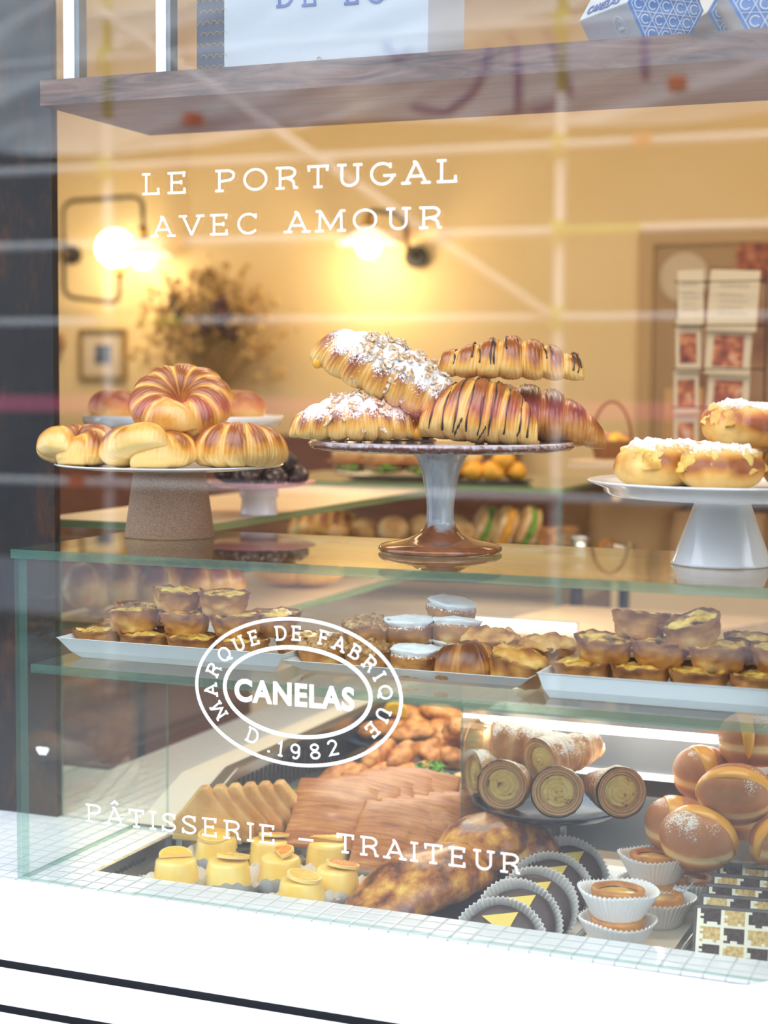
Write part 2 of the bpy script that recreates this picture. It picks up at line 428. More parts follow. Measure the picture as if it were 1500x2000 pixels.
def glyph(ch, t, serif=True):
    b, T = t/2, 1-t/2; S = []; w_ = .85; hs = .155
    def se(x, y, l=hs, r=hs):
        if serif: S.append([(x-l, y), (x+r, y)])
    if ch in 'AÂ':
        w_ = .92; S += [[(.12, b), (.46, T)], [(.46, T), (.80, b)], [(.24, .34), (.68, .34)]]; se(.12, b); se(.80, b)
        if serif: S.append([(.36, T), (.46, T)])
        if ch == 'Â': S += [[(.30, 1.13), (.46, 1.30), (.62, 1.13)]]
    elif ch == 'B':
        S += [[(.2, b), (.2, T)], [(.05 if serif else .2, T), (.45, T)]+arcp(.45, .76, .22, .24-t/2, 90, -90)[1:]+[(.2, .52)], [(.45, .52)]+arcp(.48, .26+b/2, .25, .26-b/2, 90, -90)+[(.05 if serif else .2, b)]]
    elif ch == 'C':
        S += [arcp(.46, .5, .38, .5-b, 48, 318, 22)]
        if serif: S += [[(.735, .74), (.735, T+.01)]]
    elif ch == 'D':
        w_ = .92; S += [[(.2, b), (.2, T)], [(.05 if serif else .2, T), (.42, T)]+arcp(.42, .5, .40, .5-b, 90, -90, 18)+[(.05 if serif else .2, b)]]
    elif ch in 'EF':
        S += [[(.2, b), (.2, T)], [(.05 if serif else .2-b, T), (.72, T)], [(.2, .52), (.56, .52)]]
        if serif: S += [[(.72-b, 1), (.72-b, .76)], [(.56, .43), (.56, .61)]]
        if ch == 'E': 
            S += [[(.05 if serif else .2-b, b), (.74, b)]]
            if serif: S += [[(.74-b, 0), (.74-b, .26)]]
        else: se(.2, b)
    elif ch == 'G':
        w_ = .95; S += [arcp(.46, .5, .38, .5-b, 48, 340, 24), [(.50, .42), (.92, .42)]]
        if serif: S += [[(.735, .74), (.735, T+.01)]]
    elif ch == 'I':
        w_ = .40; S += [[(.2, b), (.2, T)]]; se(.2, b); se(.2, T)
    elif ch == 'L':
        w_ = .78; S += [[(.2, b), (.2, T)], [(.05 if serif else .2-b, b), (.72, b)]]; se(.2, T)
        if serif: S += [[(.72-b, 0), (.72-b, .30)]]
    elif ch == 'M':
        w_ = 1.12; S += [[(.15, b), (.18, T)], [(.18, T), (.56, .16), (.94, T)], [(.94, T), (.97, b)]]; se(.15, b); se(.97, b); se(.14, T, .12, .06); se(.98, T, .06, .12)
    elif ch == 'N':
        w_ = .95; S += [[(.18, b), (.18, T)], [(.18, T), (.76, b)], [(.76, b), (.76, T)]]; se(.18, b); se(.76, T); se(.14, T, .12, .06)
    elif ch in 'OQ':
        w_ = .98; S += [arcp(.48, .5, .40, .5-b, 0, 360, 30)]
        if ch == 'Q': S += [[(.42, .12), (.55, .16), (.62, -.02), (.80, -.06)]] if serif else [[(.5, .3), (.85, -.05)]]
    elif ch in 'PR':
        S += [[(.2, b), (.2, T)], [(.05 if serif else .2, T), (.50, T)]+arcp(.50, .73, .24, .27-b, 90, -90, 14)+[(.2, .46)]]
        se(.2, b)
        if ch == 'R': S += [[(.50, .46)]+arcp(.46, .22, .24, .24, 80, 0, 8)+[(.72, .10)]+arcp(.82, .14, .1, .14-b, 200, 280, 6)]; w_ = .92
    elif ch == 'S':
        w_ = .80; S += [arcp(.40, .74, .27, .26-b, 30, 250, 14)[:-1]+[(.40, .505)]+arcp(.40, .26, .29, .26-b, 80, -150, 16)]
        if serif: S += [[(.66, .70), (.66, .98)], [(.11, .02), (.11, .30)]]
    elif ch == 'T':
        w_ = .88; S += [[(.06, T), (.82, T)], [(.44, T), (.44, b)]]; se(.44, b)
        if serif: S += [[(.06+b, 1), (.06+b, .74)], [(.82-b, 1), (.82-b, .74)]]
    elif ch == 'U':
        w_ = .95; S += [[(.2, T), (.2, .36)]+arcp(.48, .34, .28, .34-b, 180, 360, 14)+[(.76, T)]]; se(.2, T); se(.76, T)
    elif ch == 'V':
        w_ = .92; S += [[(.12, T), (.46, b)], [(.46, b), (.80, T)]]; se(.12, T); se(.80, T)
    elif ch == '1': w_ = .5; S += [[(.1, .78), (.3, T), (.3, b)]]; se(.3, b)
    elif ch == '9': w_ = .75; S += [arcp(.36, .68, .27, .32-b, 0, 360, 20), arcp(.36, .45, .27, .45-b, 35, -130, 12)]
    elif ch == '8': w_ = .78; S += [arcp(.38, .755, .24, .245-b, 0, 360, 20), arcp(.38, .265, .29, .265-b, 0, 360, 22)]
    elif ch == '2': w_ = .78; S += [arcp(.38, .70, .27, .30-b, 170, -30, 14)+[(.1, b), (.70, b)]]; 
    elif ch == '.': w_ = .3; S += [[(.10, b*1.2), (.26, b*1.2)]]
    elif ch == '-': w_ = .85; S += [[(.1, .45), (.75, .45)]]
    elif ch == ' ': w_ = .55
    return S, w_
def text_line(mb, s, x0, x1, z, cap, t=.11, y0=-.0003, y1=0.0, serif=True, slope=0.0, xs=1.0):
    ws = [glyph(c, t, serif)[1]*cap*xs for c in s]
    gap = ((x1-x0)-sum(ws))/max(1, len(s)-1); x = x0
    for c, w_ in zip(s, ws):
        for st in glyph(c, t, serif)[0]:
            ribbon(mb, [(x+p[0]*cap*xs, z+slope*(x-x0)+p[1]*cap) for p in st], t*cap, y0, y1)
        x += w_+gap
def text_arc(mb, s, cx, cz, a, b, a0, a1, cap, t=.11, y0=-.0003, y1=0.0, inside=False):
    """letters standing on an ellipse from angle a0 to a1 (degrees)"""
    ang = np.radians(np.linspace(a0, a1, 400)); X = cx+a*np.cos(ang); Z = cz+b*np.sin(ang)
    d = np.concatenate([[0], np.cumsum(np.hypot(np.diff(X), np.diff(Z)))])
    ws = [glyph(c, t)[1]*cap for c in s]; gap = (d[-1]-sum(ws))/(len(s)-1); pos = 0
    for c, w_ in zip(s, ws):
        m_ = pos+w_/2; px_, pz_ = np.interp(m_, d, X), np.interp(m_, d, Z); k = np.searchsorted(d, m_); k = min(max(k, 1), 398)
        tx, tz = X[k+1]-X[k-1], Z[k+1]-Z[k-1]; l = math.hypot(tx, tz); tx, tz = tx/l, tz/l; nx, nz_ = -tz, tx
        for st in glyph(c, t)[0]:
            ribbon(mb, [(px_+tx*(p[0]*cap-w_/2)+nx*p[1]*cap, pz_+tz*(p[0]*cap-w_/2)+nz_*p[1]*cap) for p in st], t*cap, y0, y1)
        pos += w_+gap
def ell(mb, cx, cz, a, b, t, y0=-.0003, y1=0.0):
    ribbon(mb, arcp(cx, cz, a, b, 0, 360, 97)[:-1], t, y0, y1, closed=True)

# ------------------------------------------------------------------ the setting
GR = -.90          # cafe floor
def struct(name, mb, mats, label=None, **kw):
    o = mb.build(name, mats, **kw); o['kind'] = 'structure'
    if label: o['label'] = label
    return o
struct('floor', MB().box(-3.6, 2.6, .42, 3.3, GR-.06, GR), M['floor_wood'], 'wooden cafe floor behind the shop window')
struct('ceiling', MB().box(-3.6, 2.6, -.02, 3.3, 1.95, 2.03), M['ceiling'])
struct('wall_back', MB().box(-1.49, 2.6, 3.2, 3.3, GR, 1.95), M['plaster'], 'warm yellow plaster wall at the back of the cafe')
struct('wall_recess', MB().box(-3.6, -1.49, 3.26, 3.36, GR, 1.95), M['plaster'], 'stretch of yellow wall set slightly further back')
struct('wall_left', MB().box(-3.66, -3.56, .42, 3.3, GR, 1.95), M['plaster'])
struct('wall_right', MB().box(2.55, 2.65, .42, 3.3, GR, 1.95), M['plaster'])
struct('trim_back', MB().box(-3.55, -.30, 3.12, 3.2, GR, .505), M['bench_wood'], 'red-brown wooden wainscot along the back wall')
struct('street', MB().box(-9, 9, -7.4, .0, -1.12, -1.02), solid('pale_paving', (.15, .15, .16), .9), 'street outside the window')

# counter base under the case, with the tiled sill on it
b = MB(); b.box(-.70, 1.75, 0.0, .62, -.9, -.060, 0); b.box(-.70, 1.75, 0.0, .072, -.060, -.0045, 0); b.box(-.70, .075, .072, .62, -.060, -.0045, 0)
struct('counter_base', b, M['grout'], 'counter base under the display case')
b = MB(); b.box(-.70, 1.75, -.003, .072, -.0045, 0); b.box(-.70, .0, .072, .44, -.0045, 0); b.box(-.226, .0, .44, 1.75, -.0045, 0); b.box(.0, .075, .072, .285, -.0045, -.0006)
struct('trim_tiles', b, M['tile'], 'small white mosaic tiles round the foot of the display case')
# white front sheet with the window cut-out and the vent slots
b = MB()
poly = [(-.70, -.106), (1.75, -.106), (1.75, 1.9), (1.055, 1.9), (1.055, .068)]
poly += [(1.055-.07+.07*math.cos(a), .068+(-.07)*math.sin(a)) for a in np.linspace(0, PI/2, 10)][1:]
poly += [(.25, .0030), (-.70, -.0010)]
b.prism(poly, -.030, -.0135); 
for z1, z0 in ((-.119, -.169), (-.182, -.232), (-.245, -.295), (-.308, -.86)):
    b.prism([(-.70, z0), (1.75, z0), (1.75, z1), (-.70, z1)], -.030, -.022)
struct('trim_front', b, M['white_paint'], 'white powder-coated front sheet with ventilation slots', bevel=.0012)
struct('trim_recess', MB().box(-.70, 1.75, -.0132, -.004, -.86, -.03), M['dark_gap'], 'dark recess behind the ventilation slots')
# rusty steel post beside the case
b = MB().box(-.95, -.130, .296, .312, -.0001, 1.95)
post = struct('trim_post', b, M['rust'], 'dark rusty steel post beside the display case')
MB().prism([(-.155+.011*math.cos(a)*(1+.25*math.sin(3*a)), .103+.009*math.sin(a)*(1+.3*math.cos(2*a))) for a in np.linspace(0, 2*PI, 14, endpoint=False)], .2945, .2965).build('paint_splash', M['vinyl'], post)['label'] = 'white paint splash on the post'

# window pane over everything, with its white lettering
pane = struct('window_1', MB().box(-.95, 1.70, -.012, -.006, -.005, 1.95), M['window_glass'], 'large shop window pane with white lettering')
YT = (-.0128, -.0122)
def letters(label, fn):
    mb = MB(); fn(mb); o = mb.build('lettering', M['vinyl'], pane); o['label'] = label; return o
letters('white slab letters reading LE PORTUGAL', lambda m: text_line(m, 'LE PORTUGAL', .207, .637, .9165, .0275, .104, *YT, xs=1.36))
letters('white slab letters reading AVEC AMOUR', lambda m: text_line(m, 'AVEC AMOUR', .222, .619, .8630, .0265, .104, *YT, xs=1.36))
letters('white slab letters reading PÂTISSERIE - TRAITEUR', lambda m: text_line(m, 'PÂTISSERIE - TRAITEUR', .117, .726, .0945, .0245, .104, *YT, xs=1.27))
def emblem(m):
    cx, cz = .4275, .2925
    ell(m, cx, cz, .1415, .0925, .0042, *YT); ell(m, cx, cz, .1010, .0565, .0050, *YT)
    text_arc(m, 'MARQUE DE FABRIQUE', cx, cz, .1120, .0650, 212, -36, .0190, .13, *YT)
    # foundation date along the lower arc, letters upright
    ang = np.linspace(-128, -66, 6); s = 'D.1982'
    for c, a in zip(s, (-125, -110.5, -102, -90.5, -76, -62)):
        px_, pz_ = cx+.1130*math.cos(math.radians(a)), cz+.0855*math.sin(math.radians(a)); rot = math.radians((a+90)*.55); S_, w_ = glyph(c, .12)
        for st in S_:
            q = [((p[0]-w_/2)*.020, p[1]*.020) for p in st]
            ribbon(m, [(px_+x*math.cos(rot)-z*math.sin(rot), pz_+x*math.sin(rot)+z*math.cos(rot)) for x, z in q], .0024, *YT)
def bold_word(s, x0, x1, z, cap, off_):
    cu = bpy.data.curves.new('word', 'FONT'); cu.body = s; cu.offset = off_; cu.extrude = .02; cu.space_character = 1.10; cu.resolution_u = 6
    t_ = bpy.data.objects.new('word', cu); C.objects.link(t_); dg = bpy.context.evaluated_depsgraph_get()
    me = t_.evaluated_get(dg).to_mesh(); V = [v.co.copy() for v in me.vertices]; F = [tuple(p.vertices) for p in me.polygons]
    t_.evaluated_get(dg).to_mesh_clear(); bpy.data.objects.remove(t_); bpy.data.curves.remove(cu)
    ax0, ax1 = min(v.x for v in V), max(v.x for v in V); az0, az1 = min(v.y for v in V), max(v.y for v in V)
    m = MB(); m.add([(x0+(v.x-ax0)/(ax1-ax0)*(x1-x0), YT[0]+(v.z+.02)/.04*(YT[1]-YT[0]), z+(v.y-az0)/(az1-az0)*cap) for v in V], F, 0, False)
    return m
o = bold_word('CANELAS', .3405, .5065, .2742, .0300, .035).build('lettering', M['vinyl'], pane); o['label'] = 'bold white letters reading CANELAS'
letters('white oval emblem ring reading MARQUE DE FABRIQUE, D.1982', emblem)

# ------------------------------------------------------------------ glass display case
W = 1.60
case = thing('display_case', 'long low glass display case standing on the white tiled sill', 'display case', (0, 0, 0))
def sheet(name, x0, x1, y0, y1, z0, z1, edges, face='glass', edge='edge'):
    """edges: which of bottom top front back left right are cut edges"""
    return MB().box(x0, x1, y0, y1, z0, z1, fm=[1 if k in edges else 0 for k in ('bottom', 'top', 'front', 'back', 'left', 'right')]).build(name, [M[face], M[edge]], case)
sheet('front_glass', .000, W, .0005, .010, 0, .4405, ('bottom', 'top', 'left', 'right'))
sheet('side_glass', .000, .013, .0105, .300, 0, .4405, ('bottom', 'top', 'front'))
sheet('rear_glass', -.125, .062, .301, .309, 0, .4405, ('bottom', 'top', 'left', 'right'))
sheet('top_glass', -.004, W, -.002, .372, .441, .453, ('front', 'back', 'left', 'right'), 'top_glass')
sheet('glass_shelf', .017, W, .012, .298, .284, .296, ('front', 'back', 'left', 'right'), 'shelf_glass')

# refrigerated well: steel floor, rims, cream ledge
well = bpy.data.objects.new('trim_well', None); C.objects.link(well); well['kind'] = 'structure'; well['label'] = 'steel-lined refrigerated well sunk in the tiled sill'
b = MB(); b.box(.075, .585, .072, .60, -.058, -.035); b.box(.742, W, .072, .60, -.058, -.035); b.box(.583, .744, .072, .60, -.108, -.085); b.box(.583, .585, .072, .60, -.085, -.036); b.box(.742, .744, .072, .60, -.085, -.036); b.box(.075, .56, .60, 1.75, -.058, -.035)
b.build('steel_floor', M['steel'], well)
MB().box(.0752, .083, .0722, .285, -.035, -.0005).build('front_steel_wall', M['steel'], well)
b = MB(); b.prism([(.285, -.035), (1.75, -.035), (1.75, .058), (.46, .058), (.285, -.001)], .086, .098, axis='x'); b.prism([(.285, -.0005), (.46, .058), (1.75, .058), (1.75, .066), (.458, .066), (.285, .007)], .080, .104, axis='x')
b.build('steel_rim', M['steel'], well, bevel=.002)
MB().prism([(.312, .0002), (1.75, .0002), (1.75, .050), (.46, .050)], .0, .0795, axis='x').build('cream_ledge', M['cream_panel'], well, bevel=.003)
b = MB()
for k in range(46): b.box(.0982, .0995, .47+k*.016, .478+k*.016, -.005, .045)
b.build('vent_slots', M['dark_gap'], well)
b = MB()
for k in range(9): b.tube([(.0835, .100+k*.012, -.016), (.0850, .100+k*.012, -.016)], .0035, 10)
b.build('vent_holes', M['dark_gap'], well)
b = MB(); b.box(.515, W, .577, .590, -.035, .053, 1); b.box(.515, W, .577, .590, .092, .150, 0); b.box(.515, W, .568, .59, .084, .092, 2)
b.build('back_panel', [solid('brushed_back_steel', (.085, .09, .095), .38, metal=.4), M['steel_dark'], M['white_paint']], well)
MB().box(.5115, .5145, .37, .576, -.033, .215, fm=[1]*4+[0, 0]).build('divider_glass', [M['top_glass'], M['edge']], well)

# LED bar along the back of the sweets section
led = thing('led_bar', 'bright white LED bar above the sweets at the back of the case', 'LED light', (0, 0, 0))
MB().box(.500, W, .520, .590, .172, .182).build('housing', M['steel'], led)
b = MB(); b.box(.505, W, .523, .560, .158, .1715); b.build('diffuser', emit('led_white', (1, .97, .92), 5.5), led)
b = MB()
for k in range(55): b.box(.512+k*.0195, .520+k*.0195, .5205, .5228, .160, .168)
b.build('diodes', emit('led_point', (1, .97, .92), 22), led)
area('led_glow', (1.0, .50, .155), (.25, 0, 0), 1.0, .03, 5.0, (1, .96, .90))
# ------------------------------------------------------------------ pastry makers (each returns one thing with its parts)
def sstep(a, b, x): 
    x = np.clip((x-a)/(b-a), 0, 1); return x*x*(3-2*x)
class Crois:
    """rolled crescent: overlapping bands round a bent tapering body"""
    def __init__(s, L, R, bend, nseg=7, h=.14, tip=.35, flat=.55, asp=.92, skew=.35, pw=.75, seed=0, rise=0.0, lift=0.0, push=0.0, plain=9.0):
        s.__dict__.update(locals())
    def at(s, t, th, off=0.0):
        t, th = np.broadcast_arrays(np.asarray(t, float), np.asarray(th, float))
        c = 2*t-1; sg = np.sign(c)
        q = np.abs(c)*s.nseg/2 + .5 + s.skew*np.cos(th)*np.clip(np.abs(c)*3, 0, 1)*sg
        fr = q-np.floor(q)
        bul = np.sqrt(np.clip(np.sin(PI*np.clip(fr, 0, 1)**1.25), 0, 1))
        kt = sstep(s.plain, s.plain+.12, np.abs(c)); bul = bul*(1-kt)+(.86+.12*np.sin(4*th+22*c+s.seed))*kt
        prof = s.tip+(1-s.tip)*np.clip(np.sin(PI*t), 0, 1)**s.pw
        e = np.clip(np.minimum(t, 1-t)/.05, 0, 1); cap = np.sqrt(np.clip(1-(1-e)**2, 0, 1))
        rad = s.R*prof*cap*(1-s.h+s.h*bul+.026*(1-bul)*np.sin(fr*44)+.010*np.sin(fr*31+5*th+s.seed)*(1-kt))
        st, ct = np.sin(th), np.cos(th)
        vz = np.where(st < 0, st*s.flat, st)
        base = s.R*prof*cap*s.flat*s.asp
        a = s.bend*(t-.5)
        Rc = s.L/max(abs(s.bend), 1e-4)
        x = Rc*np.sin(a); y = Rc*(1-np.cos(a))
        ox, oy = np.sin(a), -np.cos(a)
        r2 = rad+off
        k = s.lift*sstep(.70, .95, t); q2 = s.push*sstep(.70, .95, t)
        P = np.stack([x+ox*(ct*r2+q2), y+oy*(ct*r2+q2), base+vz*r2*s.asp + s.rise*np.abs(c)**2+k], -1)
        bake = np.clip(.12+.11*np.sin(fr*44)*(1-bul**2)+.05*np.sin(fr*31+5*th+s.seed)+.92*bul**1.3*sstep(-.35, .75, st+.15*np.sin(9*t+s.seed)), 0, 1)*(1-.35*np.abs(c)**3)*(1-.45*kt)
        return P, bake, bul
    def mesh(s, sugar=None, m=330, n=56):
        t = np.linspace(0, 1, m)[:, None]; th = np.linspace(0, 2*PI, n, endpoint=False)[None, :]
        P, bake, bul = s.at(t, th)
        for i in range(0, m):
            for j in range(n):
                d = .05*s.R*nz(P[i, j]+np.array([s.seed*3.1, 0, 0]), 22, 2)
                P[i, j, 2] += d if P[i, j, 2] > .004 else 0
                P[i, j, 0] += d*.5
        mb = MB(); at = dict(bake=bake)
        at['sugar'] = sugar(np.broadcast_to(t, bake.shape), np.broadcast_to(np.sin(th), bake.shape)) if sugar else np.zeros_like(bake)
        mb.grid(P, cv=True, **at); return mb
def make_croissant(name, label, cat, cr, mat='croissant', sugar=None, loc=(0, 0, 0), rot=(0, 0, 0), group=None, almonds=None, drizzle=None, filling=None):
    extra = almonds or drizzle or filling
    r = thing(name, label, cat, loc, rot, group) if extra else None
    o = cr.mesh(sugar).build('crust' if extra else name, M[mat], r)
    if not extra:
        o.location = loc; o.rotation_euler = rot; tag(o, label, cat, group); r = o
    if almonds:
        mb = MB(); rnd = random.Random(cr.seed)
        for k in range(almonds[2]):
            t = rnd.uniform(almonds[0], almonds[1]); th = PI/2+rnd.gauss(-.15, .65)
            P, _, _ = cr.at(t, th, .0015); Q, _, _ = cr.at(t, th+.2, .0015); R_, _, _ = cr.at(t+.01, th, .0015)
            u = Vector(R_-P).normalized(); v = Vector(Q-P).normalized(); n_ = v.cross(u).normalized() if True else 0
            if n_.z < 0: n_ = -n_
            a = rnd.uniform(0, PI); d = u*math.cos(a)+v*math.sin(a); d = (d+n_*rnd.uniform(-.25, .25)).normalized(); e = d.cross(n_)
            L, W, H = rnd.uniform(.005, .010), rnd.uniform(.002, .0042), .0010
            p = Vector(P)+n_*rnd.uniform(0, .002)
            V = []
            for hh in (0, H):
                for k2 in range(8):
                    aa = k2*PI/4; V.append(p+d*(L*math.cos(aa))+e*(W*math.sin(aa))+n_*(hh+.0008*math.cos(aa*2)))
            mb.add(V, [tuple(range(7, -1, -1)), tuple(range(8, 16))]+[(i, (i+1) % 8, (i+1) % 8+8, i+8) for i in range(8)], 0, False)
        a_ = mb.build('almond_flakes', M['almond'], r); a_['kind'] = 'stuff'
    if drizzle:
        mb = MB(); rnd = random.Random(cr.seed+5)
        for (t0, t1, a0, a1) in drizzle:
            th = np.linspace(a0, a1, 26); t = np.linspace(t0, t1, 26)+np.array([.004*math.sin(x*5+t0*40) for x in th])
            P, _, _ = cr.at(t, th, .0006)
            mb.tube([tuple(p) for p in P], [.0014*(.8+.3*math.sin(i*.7+t0*30)) for i in range(26)], 6)
        mb.build('chocolate_drizzle', M['chocolate'], r)
    if filling:
        t, th, sc = filling
        P, _, _ = cr.at(t, th, -.006)
        mb = MB(); a = np.linspace(0, PI, 12)[:, None]; b = np.linspace(0, 2*PI, 18, endpoint=False)[None, :]
        S = np.stack([np.sin(a)*np.cos(b)*sc[0]+0*b, np.sin(a)*np.sin(b)*sc[1]+0*b, np.cos(a)*sc[2]+0*b], -1)+P
        mb.grid(S, cv=True); mb.build('egg_cream_filling', M['cream_yellow'], r)
    return r

def rough_lathe(mb, prof, n, amp, sc, seed=0, zamp=None, mat=0, attrs=None):
    """lathe whose surface is pushed about by noise"""
    a = np.linspace(0, 2*PI, n, endpoint=False); m = len(prof); P = np.zeros((m, n, 3))
    for i, (r, z) in enumerate(prof):
        for j in range(n):
            p = np.array([r*math.cos(a[j]), r*math.sin(a[j]), z]); d = amp*nz(p+np.array([seed*.71, seed*.37, 0]), sc, 3)
            k = (r+d)/r if r > 1e-5 else 1
            P[i, j] = (p[0]*k, p[1]*k, z+(zamp if zamp is not None else amp*.5)*nz(p+np.array([5+seed, 0, 0]), sc, 3)*(1 if z > 1e-4 else 0))
    kw = attrs(P) if attrs else {}
    mb.grid(P, cv=True, mat=mat, **kw); return mb

def make_tart(seed, rb=.0245, rt=.0365, h=.031, top='custard', name='custard_tart', dome=.003, sink=.004):
    r = thing(name, 'x', 'custard tart')
    prof = [(1e-4, 0), (rb*.6, 0), (rb, .0006)]
    for k in range(1, 13):
        f = k/12; prof.append((rb+(rt-rb)*f**.8+(.0007 if k % 2 else 0), h*f))
    prof += [(rt-.0006, h+.0010), (rt-.0022, h+.0008), (rt-.0035, h-sink), (rt-.005, h-sink-.003)]
    def at(P):
        z = P[..., 2]; f = np.clip(z/h, 0, 1)
        return dict(bake=np.clip(.30+.45*f**2+.25*np.array([[nz(q, 55, 2) for q in row] for row in P]), 0, 1), sugar=np.zeros_like(z))
    rough_lathe(MB(), prof, 64, .0042, 62, seed, .0036, attrs=at).build('flaky_crust', M['puff'], r)
    cp = [(rt-.0034, h-sink-.001)]+[((rt-.0034)*(1-k/8)+1e-4*(k == 8), h-sink-.001+dome*math.sin(k/8*PI/2)) for k in range(1, 9)]
    rough_lathe(MB(), cp, 48, .0006, 60, seed+9, .0045).build('custard_filling', M[top], r)
    return r
def make_topped_tart(seed, kind):
    """tall flaky shell with a heaped top: 'crumb', 'sugar' or 'gold'"""
    nm = {'crumb': 'crumble_tart', 'sugar': 'sugar_dusted_tart', 'gold': 'coconut_tart'}[kind]
    r = thing(nm, 'x', 'tart')
    rb, rt, h = .027, .0345, .030
    prof = [(1e-4, 0), (rb*.6, 0), (rb, .0006)]+[(rb+(rt-rb)*(k/10)**.7+(.001 if k % 2 else 0), h*k/10) for k in range(1, 11)]+[(rt-.003, h+.001), (rt-.008, h-.001)]
    def at(P):
        z = P[..., 2]; s = np.clip((z/h-.75)*3, 0, 1)*(.6 if kind == 'sugar' else 0)
        return dict(bake=np.clip(.25+.4*np.clip(z/h, 0, 1)+.25*np.array([[nz(q, 60, 2) for q in row] for row in P]), 0, 1), sugar=s)
    rough_lathe(MB(), prof, 56, .003, 60, seed, .002, attrs=at).build('flaky_crust', M['puff'], r)
    if kind == 'crumb':
        tp = [(rt-.001, h-.003)]+[((rt)*math.cos(a), h-.002+.011*math.sin(a)) for a in np.linspace(.15, PI/2-.001, 14)]
        rough_lathe(MB(), tp, 72, .006, 130, seed+3, .007).build('nut_crumble_topping', M['crumb'], r)
    elif kind == 'sugar':
        tp = [(rt-.006, h-.002), (rt-.002, h+.004), (rt-.0005, h+.006), (rt-.002, h+.0078)]+[((rt-.003)*(1-k/7)+1e-4*(k == 7), h+.008+.002*math.sin(k/7*PI/2)) for k in range(1, 8)]
        rough_lathe(MB(), tp, 56, .0014, 60, seed+3, .0028).build('icing_sugar_lid', M['icing'], r)
    else:
        tp = [(rt-.002, h-.003)]+[(rt*1.04*math.cos(a), h-.002+.013*math.sin(a)) for a in np.linspace(.05, PI/2-.001, 14)]
        def at2(P):
            z = P[..., 2]; return dict(bake=np.clip(.25+.55*np.array([[nz(q, 45, 2) for q in row] for row in P])+.3*(z-h)/.013, 0, 1), sugar=np.zeros_like(z))
        rough_lathe(MB(), tp, 72, .004, 70, seed+3, .006, attrs=at2).build('golden_topping', M['toasted'], r)
    return r
def make_coconut_roll(seed, R=.053, H=.05):
    r = thing('coconut_roll', 'x', 'sweet roll')
    m, n = 34, 96; P = np.zeros((m, n, 3)); bk = np.zeros((m, n)); sg = np.zeros((m, n)); rnd = random.Random(seed)
    ph = rnd.uniform(0, 6)
    for i in range(m):
        f = i/(m-1); el = -PI/2+PI*f
        for j in range(n):
            a = 2*PI*j/n
            ple = 1-.06*abs(math.sin(3.5*a+ph+.4*math.sin(2*a)))**8*(math.cos(el)) 
            rr = R*max(math.cos(el), 0)**.62*ple; zz = H*.42*(1+math.sin(el)*(1 if el > 0 else .95))
            p = np.array([rr*math.cos(a), rr*math.sin(a), zz]); d = .004*nz(p+seed, 26, 2)*math.cos(el)
            P[i, j] = (p[0]*(1+d/R), p[1]*(1+d/R), max(zz+d*.3, 0))
            bk[i, j] = np.clip(.12+1.1*math.exp(-((f-.58)/.16)**2)*(.7+.8*nz(p+seed*2, 22, 2)), 0, 1)
            sg[i, j] = np.clip((f-.58)*1.2, 0, .42)*(.5+.9*nz(p+seed*3, 30, 2)+.3)
    MB().grid(P, cv=True, bake=bk, sugar=np.clip(sg, 0, 1)).build('bun', M['bun'], r)
    m, n = 26, 110; P = np.zeros((m, n, 3)); bk = np.zeros((m, n)); sg = np.zeros((m, n))
    for i in range(m):
        f = i/(m-1)
        for j in range(n):
            a = 2*PI*j/n; edge = 1+.14*math.sin(3*a+ph)+.10*math.sin(7*a+seed)+.05*math.sin(13*a)
            el = .22+(PI/2-.22)*f
            rr = R*.93*edge*math.cos(el)**.80; zz = H*.46+H*.46*math.sin(el)**1.1-(1-f)**4*.010
            p = np.array([rr*math.cos(a), rr*math.sin(a), zz])
            d = .0055*nz(p+seed*1.3, 70, 3)+.002*nz(p+seed, 190, 2)
            P[i, j] = (p[0]*(1+d/R), p[1]*(1+d/R), zz+d*.9)
            bk[i, j] = np.clip(.12+.55*nz(p+seed*4, 60, 2)+.25*(1-f), 0, 1); sg[i, j] = np.clip(1.35*(f-.10), 0, .9)
    MB().grid(P, cv=True, bake=bk, sugar=sg).build('coconut_topping', M['coconut'], r)
    return r
